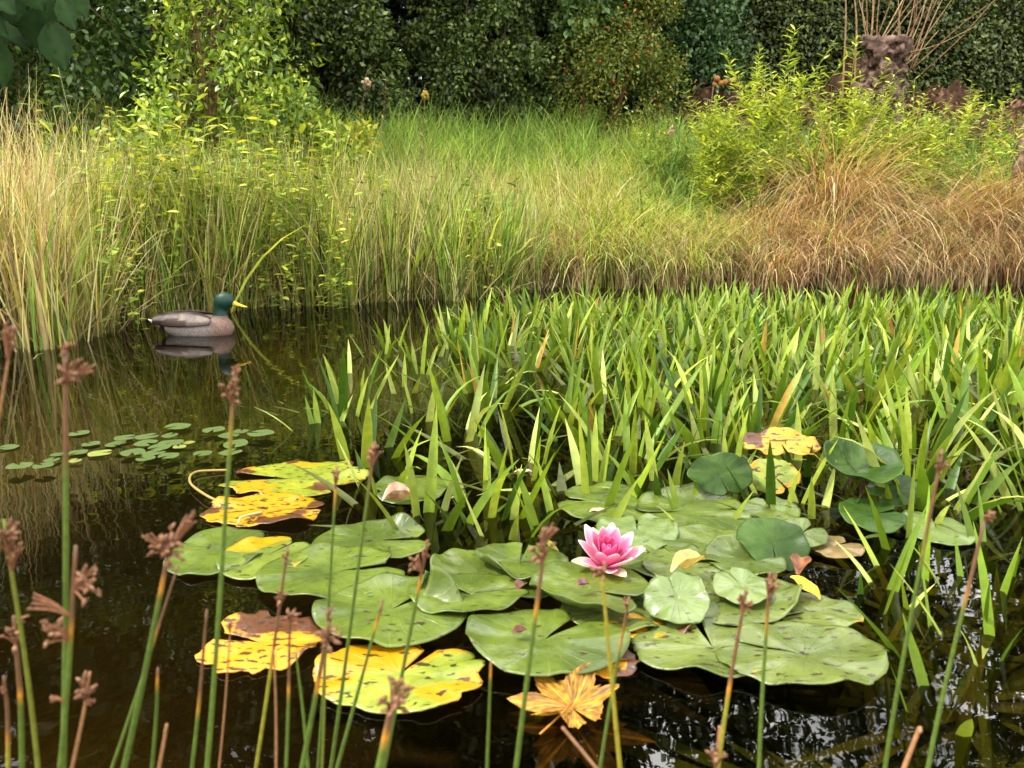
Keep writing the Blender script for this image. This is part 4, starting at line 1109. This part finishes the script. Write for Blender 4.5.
# floating little round leaves
LP = [(79, 433, 20), (9, 447, 18), (91, 444, 18), (113, 445, 15), (58, 455, 14), (78, 453, 18), (100, 454, 22), (52, 461, 17), (75, 462, 12), (125, 439, 20), (147, 438, 22), (170, 437, 17), (178, 428, 25), (146, 445, 22),
      (171, 445, 24), (189, 445, 12), (133, 455, 24), (160, 450, 22), (154, 456, 22), (169, 459, 20), (146, 462, 18), (214, 433, 22), (229, 439, 20), (241, 435, 16), (261, 437, 27), (236, 448, 26), (203, 458, 18), (231, 457, 22), (20, 471, 24), (44, 471, 20), (180, 452, 14), (120, 448, 14)]
fpm = [padmat('frogbit_green', (78, 102, 34), (96, 118, 44), 0, 0, .08, .3), padmat('frogbit_yellowish', (140, 156, 62), (160, 166, 70), .1, .1, .2, .3)]
th = np.linspace(.25, 6.03, 26)
tv = np.concatenate([[[0, 0, 0]], np.stack([np.cos(th), np.sin(th), 0 * th], -1) * .55, np.stack([np.cos(th), np.sin(th), 0 * th], -1)])
tv[27:, 2] = .03 * np.sin(th * 3); tt = [(0, 1 + i, 2 + i) for i in range(25)]; tq = [(1 + i, 27 + i, 28 + i, 2 + i) for i in range(25)]
frog = []
for k in range(2):
    me_ = mk('floating_leaf', tv, tq, tt, fpm[k], None, {'pr': np.concatenate([[0], np.full(26, .55), np.full(26, 1)]), 'pt': np.concatenate([[0], th, th])}, True)
    frog.append(me_)
spare = []
for i, (px, py, w_) in enumerate(LP):
    k = 1 if i in (15, 8, 30, 6) else 0
    o = frog[k] if frog[k] not in spare else frog[k].copy()
    if o is frog[k]: spare.append(o)
    else: COL.objects.link(o)
    c = P(px, py, .004); r_ = w_ / 2 * (c[1] * .9755 + .158) / FPX
    o.location = (c[0], c[1], .004 + .0006 * i); o.scale = (r_, r_ * rng.uniform(.85, 1.1), r_); o.rotation_euler = (rng.normal(0, .02), rng.normal(0, .02), rng.uniform(0, 6.28))
    lab = {1: 'lone small round leaf at the left edge of the floating patch', 0: 'small round leaf farthest from the viewer in the floating patch, left part', 24: 'rightmost small round leaf floating before the sword leaves',
           28: 'left one of two touching little leaves nearest the viewer', 29: 'right one of two touching little leaves nearest the viewer', 26: 'small round leaf floating between the two little patches'}.get(i, 'small round green leaf floating in the scattered patch below the duck')
    tag(o, lab, 'floating leaf', 'small round leaves floating below the duck')

# ------------------------------------------------------------------ water lily flower
fy = P(606, 580)
flo = tag(empty('water_lily', (fy[0], fy[1], .03)), 'open pink and white water lily blossom standing on the green pads', 'flower')
def petal(L, W_, elev, az, cin, cout, ctip, cup=.35, bend=.35, r0=.008, name='petal'):
    nu, nv = 11, 7
    pts, cc = [], []
    for i in range(nu):
        u_ = i / (nu - 1)
        a = elev + bend * (u_ - .35) * 1.0
        # integrate roughly along an arc that curls inwards
        x = r0 + L * (u_ * math.cos(elev + bend * u_ * .5)); z_ = L * (u_ * math.sin(elev + bend * u_ * .5))
        wv = (math.sin(math.pi * min(.985, .10 + .88 * u_ ** 1.02)) ** .85) * W_ * .5
        for j in range(nv):
            s = j / (nv - 1) * 2 - 1
            lift = cup * wv * (s * s)
            p = np.array([x - lift * math.sin(a), s * wv, z_ + lift * math.cos(a)])
            pts.append(p)
            k = u_ ** 1.3
            base = np.array(cin) * (1 - k) + np.array(cout) * k
            tipk = np.clip((u_ - .72) / .28, 0, 1)
            edge = .25 * abs(s) ** 2
            c = base * (1 - edge) + np.array(ctip) * edge
            c = c * (1 - tipk * .6) + np.array(ctip) * tipk * .6
            cc.append(c * (1 + .05 * math.sin(s * 16)))
    q = [(i * nv + j, (i + 1) * nv + j, (i + 1) * nv + j + 1, i * nv + j + 1) for i in range(nu - 1) for j in range(nv - 1)]
    ca, sa = math.cos(az), math.sin(az)
    pts = np.array(pts) @ np.array([[ca, sa, 0], [-sa, ca, 0], [0, 0, 1]])
    o = MB().add(pts, q, None, np.array(cc)).build(name, M_petal, flo, True)
    so = o.modifiers.new('thick', 'SOLIDIFY'); so.thickness = .0012
    return o
DP, PK, PL, WH = lin(204, 60, 118), lin(224, 122, 168), lin(236, 196, 212), lin(240, 226, 226)
for i in range(4): petal(.074, .032, R(17 + 6 * (i % 2)), R(20 + 90 * i), lin(232, 196, 190), lin(236, 220, 190), lin(226, 196, 120), .3, .2, .010, 'sepal')
for i in range(8): petal(.080 * rng.uniform(.95, 1.05), .036, R(33 + rng.normal(0, 4)), R(45 * i - 6 + rng.normal(0, 4)), PK, PL, WH, .4, .35, .009)
for i in range(8): petal(.072 * rng.uniform(.95, 1.05), .034, R(50 + rng.normal(0, 3)), R(45 * i + 17 + rng.normal(0, 4)), DP, PK, PL, .45, .4, .008)
for i in range(7): petal(.062 * rng.uniform(.95, 1.05), .029, R(66 + rng.normal(0, 3)), R(51.4 * i + 5 + rng.normal(0, 4)), DP, lin(216, 78, 134), PK, .5, .4, .006)
for i in range(5): petal(.050, .021, R(80), R(72 * i + 30), lin(180, 30, 84), DP, PK, .5, .4, .004)
m = MB()
for k in range(46):
    a = rng.uniform(0, 6.28); r_ = rng.uniform(.002, .011)
    b0 = np.array([math.cos(a) * r_, math.sin(a) * r_, .004]); e0 = b0 + [math.cos(a) * .006, math.sin(a) * .006, rng.uniform(.016, .024)]
    v, q, t = tube([b0, (b0 + e0) / 2, e0], [.0009, .0011, .0006], 5); m.add(v, q, t, pal([(236, 178, 50), (226, 120, 60)], 1)[0])
m.build('stamens', M_petal, flo, True)
v, q, t = tube(spline([(0, 0, .01), (.004, .01, -.04), (.02, .05, -.3)], 5), [.006] * 11, 8)
MB().add(v, q, t, lin(120, 110, 60)).build('stalk', M_rush, flo, True)
flo.rotation_euler = (R(16), R(3), R(0)); flo.location.z = .034

# ------------------------------------------------------------------ fallen leaves and scraps
mo = P(572, 709, .004)
ml = tag(empty('maple_leaf', (mo[0], mo[1], .004)), 'soggy golden maple leaf with raised lobes floating in front of the pads', 'fallen leaf')
def lobe_leaf(scale, rot, cols, name, parent, zoff, amp, seed):
    r_ = np.random.default_rng(seed)
    lobes = [(90, 1.0, 21), (38, .95, 20), (142, .92, 20), (-12, .75, 20), (192, .72, 20), (62, .66, 14), (118, .64, 14), (14, .64, 14), (166, .62, 14)]
    th = np.linspace(-np.pi / 2 + .12, 3 * np.pi / 2 - .12, 150); rad = np.full_like(th, .42)
    for c, rr_, wd_ in lobes:
        dth = np.abs((th - R(c) + np.pi) % (2 * np.pi) - np.pi)
        rad = np.maximum(rad, rr_ * np.clip(1 - dth / R(wd_ * 1.7), 0, 1) ** .75)
    rad += r_.normal(0, .012, len(th))
    rr = np.linspace(0, 1, 8)
    TH, RR = np.meshgrid(th, rr); rho = RR * rad[None] * scale
    z_ = amp * scale * (RR ** 2) * (np.sin(TH * 2.0 + 1) * .6 + np.sin(TH * 5 + seed) * .6 + .3)
    v = np.stack([rho * np.cos(TH + rot), rho * np.sin(TH + rot), np.maximum(z_, -.001) + zoff], -1).reshape(-1, 3)
    idx = np.arange(len(v)).reshape(TH.shape)
    q = np.stack([idx[:-1, :-1], idx[1:, :-1], idx[1:, 1:], idx[:-1, 1:]], -1).reshape(-1, 4)
    c = pal(cols, len(v), .15)
    vein = np.clip(1 - np.abs(np.sin((TH - R(90)) * 3.4)) * 6, 0, 1).ravel()[:, None] * .5
    c = c * (1 - vein) + lin(226, 168, 60) * vein
    return mk(name, v, q, None, M_litter, parent, {'col': c}, True)
lobe_leaf(.106, R(30), [(172, 122, 26), (190, 142, 38), (112, 74, 24), (150, 102, 26), (84, 56, 24)], 'blade', ml, .003, .17, 3)
v, q, t = tube(spline([(0, 0, .012), (-.02, -.03, .012), (-.05, -.06, .004)], 5), [.0018] * 11, 5)
MB().add(v, q, t, lin(170, 110, 40)).build('leaf_stalk', M_litter, ml, True)
o = lobe_leaf(.125, R(200), [(74, 54, 34), (90, 66, 40), (60, 44, 28), (100, 76, 46)], 'sunken_leaf', None, 0, .05, 9)
o.location = (mo[0] + .005, mo[1] - .02, -.012)
tag(o, 'brown waterlogged leaf lying just under the golden maple leaf', 'fallen leaf')

def scrap(px, py, w_, cols, label, z=.008, rz=None, fold=.5, lw=.5, el=0.0):
    c = P(px, py, z); s = w_ * (c[1] * .9755 + .158) / FPX
    tv = np.array([[(u - .5), (math.sin(math.pi * np.clip(u, .03, .97)) ** .8) * lw * .5 * sgn, fold * lw * .5 * abs(sgn) * math.sin(math.pi * u) + .05 * math.sin(u * 9)] for u in np.linspace(0, 1, 8) for sgn in (-1, -.5, 0, .5, 1)]) * s
    q = [(i * 5 + j, (i + 1) * 5 + j, (i + 1) * 5 + j + 1, i * 5 + j + 1) for i in range(7) for j in range(4)]
    o = MB().add(tv, q, None, pal(cols, len(tv), .12)).build('fallen_leaf', M_litter, None, True)
    o.location = c; o.rotation_euler = (0, -el, rng.uniform(0, 3.1) if rz is None else rz)
    return tag(o, label, 'fallen leaf')
PAL_T = [(224, 196, 160), (206, 170, 130), (190, 150, 112)]
scrap(398, 499, 32, [(196, 160, 140), (170, 130, 104)], 'curled pinkish brown dead leaf at the left front of the sword leaves', .02, .3, 1.2, .8)
scrap(523, 472, 18, PAL_T, 'pale dry scrap of leaf floating between sword leaves in the middle', .006, .1)
scrap(598, 511, 18, PAL_T, 'pale leaf scrap floating just above the flower', .008, .2)
scrap(458, 498, 14, PAL_T, 'small pale scrap at the base of the nearest sword leaves', .006, .1)
scrap(805, 588, 34, [(236, 196, 40), (214, 160, 40), (226, 180, 40)], 'small upright yellow leaf at the right end of the pads', .03, 2.4, .5, .6, .4)
scrap(688, 566, 46, [(220, 206, 120), (206, 180, 100), (196, 150, 100)], 'rolled yellow and tan leaf lying on the pads right of the flower', .045, .55, 1.6, .42)
scrap(800, 566, 40, [(120, 72, 44), (92, 56, 36), (140, 92, 60)], 'crumpled brown leaf below the dark glossy upright pad', .03, 1.1, 1.0, .5)
scrap(520, 632, 16, [(110, 62, 44), (90, 50, 40)], 'dark red-brown crumb on the large front green pad', .036, .4, 1.0, .7)
scrap(583, 585, 14, [(120, 78, 84), (96, 60, 66)], 'dark purple crumb on the pad under the flower', .055, .2, 1.0, .8)
scrap(521, 587, 16, [(120, 78, 60), (96, 60, 46)], 'brown crumb at the meeting of green pads left of the flower', .05, 1.0, 1.0, .8)
scrap(372, 706, 0.1 + 14, [(214, 180, 40)], 'tiny yellow leaf fragment off the front edge of the half yellow pad', .004, 1.0)
# thin curved dead stalk by the yellow pads
pts = [P(196, 472, .01), P(190, 482, .012), P(204, 494, .015), P(224, 504, .012)]
a0 = pts[0].copy()
o = tag(empty('dead_stalk', a0), 'thin curved tan stalk floating left of the yellow pads', 'stalk')
v, q, t = tube(spline([p - a0 for p in [P(228, 470, .006)] + pts], 7), [.0035] * 29, 6); MB().add(v, q, t, lin(150, 124, 66)).build('stalk_piece', M_rush, o, True)
pts = [P(238, 524, .01), P(242, 517, .02), P(262, 512, .02)]; a0 = pts[0].copy()
o = tag(empty('dead_stalk', a0), 'short bent pale stalk in front of the bright yellow pad', 'stalk')
v, q, t = tube(spline([p - a0 for p in pts], 7), [.003] * 15, 6); MB().add(v, q, t, lin(190, 160, 110)).build('stalk_piece', M_rush, o, True)

# ------------------------------------------------------------------ water soldiers
SW = [(102, 130, 28), (128, 150, 36), (82, 112, 24), (152, 166, 58), (64, 94, 22), (114, 140, 32)]
def soldier_variant(nl, sparse=False, sub=6, big=1.0):
    n = nl; wk = .66 if sparse else 1.0
    az = np.arange(n) * 2.4 + rng.normal(0, .35, n)
    r = rng.uniform(.01, .05, n)
    b = np.stack([np.cos(az) * r, np.sin(az) * r, rng.uniform(-.18, -.12, n)], -1)
    c1 = pal(SW, n, .16); dead = rng.random(n)
    c1[dead < .028] = pal([(196, 172, 60), (184, 150, 70)], (dead < .028).sum())
    c1[dead < .006] = pal([(160, 106, 52)], (dead < .006).sum())
    c1[dead > .9] = pal([(178, 190, 100)], (dead > .9).sum())
    L = rng.uniform(.28, .45, n) * big
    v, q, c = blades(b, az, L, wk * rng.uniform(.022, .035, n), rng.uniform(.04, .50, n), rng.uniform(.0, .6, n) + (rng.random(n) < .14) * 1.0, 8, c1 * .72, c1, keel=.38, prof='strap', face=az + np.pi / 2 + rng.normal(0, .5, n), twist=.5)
    m = MB().add(v, q, None, c)
    n = sub
    az = rng.uniform(0, 6.28, n)
    b = np.stack([np.cos(az) * .03, np.sin(az) * .03, np.full(n, -.10 if sparse else -.12)], -1)
    c1 = pal([(120, 136, 56), (104, 120, 50), (140, 140, 66)] if sparse else [(84, 98, 40), (70, 84, 36), (100, 104, 46)], n)
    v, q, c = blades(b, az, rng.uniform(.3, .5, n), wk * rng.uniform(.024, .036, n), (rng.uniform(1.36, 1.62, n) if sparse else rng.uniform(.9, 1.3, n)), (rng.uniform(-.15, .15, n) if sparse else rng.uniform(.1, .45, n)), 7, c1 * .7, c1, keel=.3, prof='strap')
    m.add(v, q, None, c)
    o = m.build('water_soldier', M_sword, None, True)
    return o.data, o
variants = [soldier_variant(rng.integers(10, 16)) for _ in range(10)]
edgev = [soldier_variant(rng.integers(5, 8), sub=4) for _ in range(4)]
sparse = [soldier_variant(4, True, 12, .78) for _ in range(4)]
first = {id(me_): o for me_, o in variants + edgev + sparse}
used = set()
def put(vr, x, y, label, sc=1.0, group='water soldiers standing in the pond', rot=None):
    me_, o0 = vr
    if id(me_) in used:
        o = o0.copy(); COL.objects.link(o)
    else:
        used.add(id(me_)); o = o0
    o.location = (x, y, 0); o.rotation_euler = (rng.normal(0, .06), rng.normal(0, .06), rng.uniform(0, 6.28) if rot is None else rot); o.scale = (sc,) * 3
    return tag(o, label, 'water plant', group)
poly = [(390, 515), (362, 470), (322, 432), (345, 385), (385, 350), (430, 330), (500, 318), (560, 310), (700, 309), (1060, 307), (1100, 420), (1080, 520), (1000, 520), (930, 505), (905, 470), (800, 442), (735, 442), (695, 462), (640, 486), (560, 500), (470, 512)]
pw_ = np.array([P(*k)[:2] for k in poly])
def inpoly(x, y, pl):
    ins = False
    for i in range(len(pl)):
        a, c = pl[i], pl[(i + 1) % len(pl)]
        if (a[1] > y) != (c[1] > y) and x < (c[0] - a[0]) * (y - a[1]) / (c[1] - a[1] + 1e-12) + a[0]: ins = not ins
    return ins
pts = []
tries = 0
while tries < 24000 and len(pts) < 280:
    tries += 1
    x, y = rng.uniform(pw_[:, 0].min(), pw_[:, 0].max()), rng.uniform(pw_[:, 1].min(), pw_[:, 1].max())
    if not inpoly(x, y, pw_): continue
    px, py = pxof(x, y, 0)
    md = .222 if px > 560 else .28
    if all((x - a) ** 2 + (y - b_) ** 2 > md * md for a, b_ in pts): pts.append((x, y))
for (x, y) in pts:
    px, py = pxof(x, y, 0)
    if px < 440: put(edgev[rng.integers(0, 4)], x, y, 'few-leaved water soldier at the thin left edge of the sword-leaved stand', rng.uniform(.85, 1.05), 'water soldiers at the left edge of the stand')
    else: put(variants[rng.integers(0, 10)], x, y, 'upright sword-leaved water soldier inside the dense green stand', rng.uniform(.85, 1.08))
for k, (px, py, lab) in enumerate([(322, 428, 'lone water soldier leaning out at the far left of the stand'), (352, 408, 'small water soldier next to the lone leftmost one'), (430, 520, 'water soldier with long arching leaves at the front left, before the pads'),
                                   (505, 528, 'water soldier with short stub leaves right behind the green raft'), (570, 530, 'water soldier with a broad leaf leaning over pads behind the flower')]):
    c = P(px, py); put(edgev[k % 4], c[0], c[1], lab, .8 if k in (0, 1, 3) else 1.0)
for k, (px, py, lab) in enumerate([(925, 590, 'thin water soldier with one upright leaf right of the raft'), (985, 600, 'forked water soldier in the dark water near the right edge'), (948, 650, 'water soldier with a pale curved leaf in the bottom right corner'),
                                   (880, 600, 'mostly sunken water soldier beside the right tip of the front pad'), (1012, 650, 'sunken water soldier cut by the right edge of photo'), (965, 705, 'lowest water soldier near the bottom right corner'), (1005, 560, 'water soldier on the right edge below the dense stand'),
                                   (905, 545, 'few-leaved water soldier between the lone flat pad and the raft'), (840, 690, 'fully sunken water soldier in front of the largest speckled pad'), (890, 730, 'deeply sunken water soldier at the bottom, right of centre'), (820, 720, 'sunken dark water soldier under the front of speckled pads'), (1000, 740, 'sunken water soldier in the very bottom right corner'), (950, 745, 'sunken water soldier between the two rightmost rushes at the bottom')]):
    c = P(px, py); o = put(sparse[k % 4], c[0], c[1], lab, 1.0, 'sparse water soldiers in the open dark water')
    if k >= 8: o.location.z = -.14; o.scale = (1.2, 1.2, .3)
for (px, py) in [(772, 506), (812, 512), (728, 478), (806, 470), (862, 470), (906, 500), (930, 512), (888, 452), (700, 520), (760, 452), (918, 476), (660, 492)]:
    c = P(px, py); put(edgev[rng.integers(0, 4)], c[0], c[1], 'water soldier with leaves sticking up between the raised dark pads', .72, 'water soldiers among the raised pads')
for me_, o in variants + edgev + sparse:
    if id(me_) not in used: bpy.data.objects.remove(o)

# ------------------------------------------------------------------ front rushes
RG, RB, RO = lin(84, 104, 38), lin(108, 78, 52), lin(190, 130, 44)
def rush(head, foot, D, wpx, label, band=None, clusters=(), yellow=0.0, bend=0.0, allbrown=False, mid=None):
    a, f = Q(head[0], head[1], D), Q(foot[0], foot[1], D)
    k = (f[2] + .09) / (a[2] - f[2])
    root = f - (a - f) * k                       # rooted in the mud of the near margin
    root[1] -= .03
    r = .78 * wpx / 2 * (D * .9755 + (CAM_H - (a[2] + f[2]) / 2) * .2198) / FPX
    pts = [root, f, a] if mid is None else [root, f, Q(mid[0], mid[1], D), a]
    p = spline([q_ - root for q_ in pts], 14)
    if bend: p[:, 0] += bend * np.sin(np.linspace(0, np.pi, len(p)))
    L = len(p)
    _, py = pxof(*(p + root).T)
    o = tag(empty('rush', root), label, 'rush', 'rushes on the near margin')
    v, q, t = tube(p, np.linspace(r * 1.05, r * .45 if not clusters else r * .5, L), 8)
    g = RG * (1 - yellow) + lin(168, 150, 44) * yellow
    col = np.tile(g * rng.uniform(.85, 1.1), (L, 1))
    if allbrown: col[:] = lin(150, 108, 72)
    if band is not None:
        tb = np.clip((band - py) / 24, -1, 1)
        col = np.where((tb > 0)[:, None], RB, col)
        kb = np.exp(-((py - band) / 6.5) ** 2)[:, None]
        col = col * (1 - kb) + RO * kb
    cc = np.concatenate([np.repeat(col, 8, 0), col[:1], col[-1:]])
    MB().add(v, q, t, cc).build('stem', M_rush, o, True)
    for (cx, cy, s, n) in clusters:
        c = Q(cx, cy, D - .004) - root
        st = p[np.argmin(np.linalg.norm(p - (c - np.array([0, 0, .012])), axis=1))]
        m = MB(); sp = .86 * s * (D + .1) / FPX / 2
        for j in range(int(n * 1.7)):
            d = nrm(rng.normal(0, 1, 3) * [1, 1, .8] + [0, 0, .45])
            e = c + d * sp * rng.uniform(.1, 1.05) * np.array([.8, .8, 1.15])
            vv, qq, t2 = tube(spline([st, (st + e) / 2 + [0, 0, .002], e], 4), [.0008] * 9, 4); m.add(vv, qq, t2, lin(140, 96, 66))
            u3 = nrm(d + rng.normal(0, .3, 3))
            Rm = frames(u3[None], np.array([[.3, .9, .1]]))[0]
            w3 = sp * rng.uniform(.09, .15)
            shp = np.stack([sph[:, 2] * 1.7, sph[:, 0], sph[:, 1]], -1) * w3
            shp[:, 1:] *= (1 - .35 * np.clip(shp[:, 0:1] / w3, -1, 1.7) / 1.7)
            m.add(shp @ Rm.T + e, sphq, None, pal([(132, 92, 64), (104, 72, 50), (160, 122, 90), (84, 54, 40)], len(sph), .2))
        m.build('flower_cluster', M_spike, o, True)
    return o

rush((66, 352), (63, 768), .50, 11, 'tallest left rush with a rusty brown top and orange band', 462, [(69, 376, 36, 11), (66, 350, 22, 5), (92, 371, 16, 3)])
rush((235, 372), (207, 768), .55, 9.5, 'tall straight rush with brown head left of the yellow pads', 428, [(234, 390, 30, 10), (236, 372, 16, 4)])
rush((375, 442), (331, 768), .62, 7, 'rush whose reddish head touches the thin left sword leaves', 482, [(372, 452, 24, 7)])
rush((337, 466), (318, 768), .66, 5.5, 'slender rush with a tiny head over the mottled yellow pad', 492, [(337, 476, 18, 5)])
rush((427, 545), (399, 690), .60, 7, 'rush with forked brown head over the green pads left of centre', 584, [(424, 552, 22, 5), (413, 562, 24, 6)])
rush((397, 682), (379, 768), .50, 13, 'thick short rush with a spread head in front of the half yellow pad', 738, [(397, 702, 44, 12), (399, 680, 20, 4)])
rush((547, 528), (516, 768), .52, 9, 'rush with tall dark brown head left of the pink flower', 606, [(543, 548, 34, 12), (552, 528, 18, 4)])
rush((602, 576), (620, 768), .55, 8, 'orange-stemmed rush whose head covers the lower left flower petals', None, [(600, 572, 24, 7)], .75)
rush((629, 597), (600, 768), .64, 6.5, 'thin green rush just right of the orange-stemmed one', 640, [(626, 604, 18, 5)])
rush((746, 590), (721, 745), .60, 8, 'orange rush in front of the speckled pads, left of a pair', 690, [(744, 602, 22, 7), (752, 604, 14, 3)], .5)
rush((770, 572), (759, 768), .62, 7.5, 'green rush with purple-brown head, right of a pair before the pads', 622, [(772, 586, 26, 8), (776, 576, 14, 4)])
rush((942, 450), (885, 768), .62, 8, 'long rush leaning from the bottom to the lone flat pad at right', 540, [(942, 462, 20, 6)])
rush((984, 522), (928, 768), .62, 8, 'rightmost rush with a small reddish head', 600, [(990, 520, 22, 6)])
rush((168, 556), (124, 768), .52, 11, 'rush with bushy pale brown head before the leftmost green pad', 588, [(166, 548, 44, 12), (190, 522, 22, 5), (148, 540, 18, 3), (180, 556, 20, 4)])
rush((178, 566), (112, 768), .56, 6, 'thin rush with brown upper half leaning behind the bushy headed one', 640, [])
rush((158, 668), (152, 768), .55, 7, 'short headless green rush with a brown tip', 682, [])
rush((165, 730), (159, 768), .52, 6, 'short broken brown stub beside the headless green rush', None, [], 0, 0, True)
rush((207, 610), (192, 768), .56, 7, 'brown-tipped rush without a head beside the rotting orange pad', 704, [])
rush((288, 546), (256, 768), .60, 6.5, 'rush with slim two-tier head in front of the rotting orange pad', 660, [(286, 560, 24, 6), (281, 598, 26, 6)], .5)
rush((290, 612), (286, 768), .58, 6, 'green rush with dark head over the orange pad middle', 690, [(290, 618, 26, 7)])
rush((296, 652), (308, 768), .62, 6, 'green rush tilting right, headless, below the orange pad', None, [])
rush((329, 622), (302, 768), .54, 9, 'rush with dense upright head between the two front yellow pads', 684, [(328, 636, 34, 12), (329, 612, 18, 4)])
rush((383, 600), (337, 768), .60, 7, 'bare slanted rush crossing the half yellow pad', 622, [])
rush((4, 520), (38, 768), .50, 8, 'rush leaning right from the left edge with a blurred brown head', None, [(6, 536, 34, 8), (14, 552, 22, 5)], .25)
rush((14, 616), (22, 768), .52, 9, 'stout rush with orange band at the left edge', 694, [(14, 636, 34, 9), (24, 620, 18, 4)])
rush((76, 546), (60, 768), .48, 9, 'brown-tipped rush with several wide side heads near the left edge', 632, [(88, 586, 36, 9), (50, 632, 40, 10), (52, 702, 20, 4), (36, 602, 20, 4)])
rush((90, 672), (72, 768), .50, 6.5, 'dead brown rush with an upright branched head, low at left', None, [(84, 692, 36, 10), (94, 702, 16, 3)], 0, 0, True)
rush((4, 676), (8, 768), .52, 7, 'short rush cut by the left edge at the bottom', 742, [(4, 692, 18, 5)], .4)
rush((14, 326), (-60, 768), .52, 6, 'leaning rush whose brown tip enters at the left edge under the reeds', None, [(8, 332, 26, 6)], 0, 0, True)
rush((231, 622), (219, 768), .58, 3.5, 'hairlike brown stalk with a single bud by the orange pad', None, [(229, 624, 14, 3)], 0, 0, True)
rush((491, 660), (487, 768), .58, 6, 'lone headless rush between the half yellow pad and maple leaf', 672, [])
rush((577, 746), (596, 768), .50, 6, 'short broken tan stub below the maple leaf', None, [], 0, 0, True)
rush((921, 730), (904, 768), .55, 8, 'broken red-brown stub near the bottom right', None, [], 0, 0, True)
rush((326, 640), (322, 768), .64, 5, 'thinnest green rush behind the dense upright head', None, [], .2)
rush((274, 650), (276, 768), .56, 5, 'dull brown dead rush behind the two-tier headed one', None, [], 0, 0, True)
rush((719, 742), (716, 768), .50, 5, 'low brown rush head at the bottom below the orange rush', None, [(717, 756, 26, 8)], 0, 0, True)
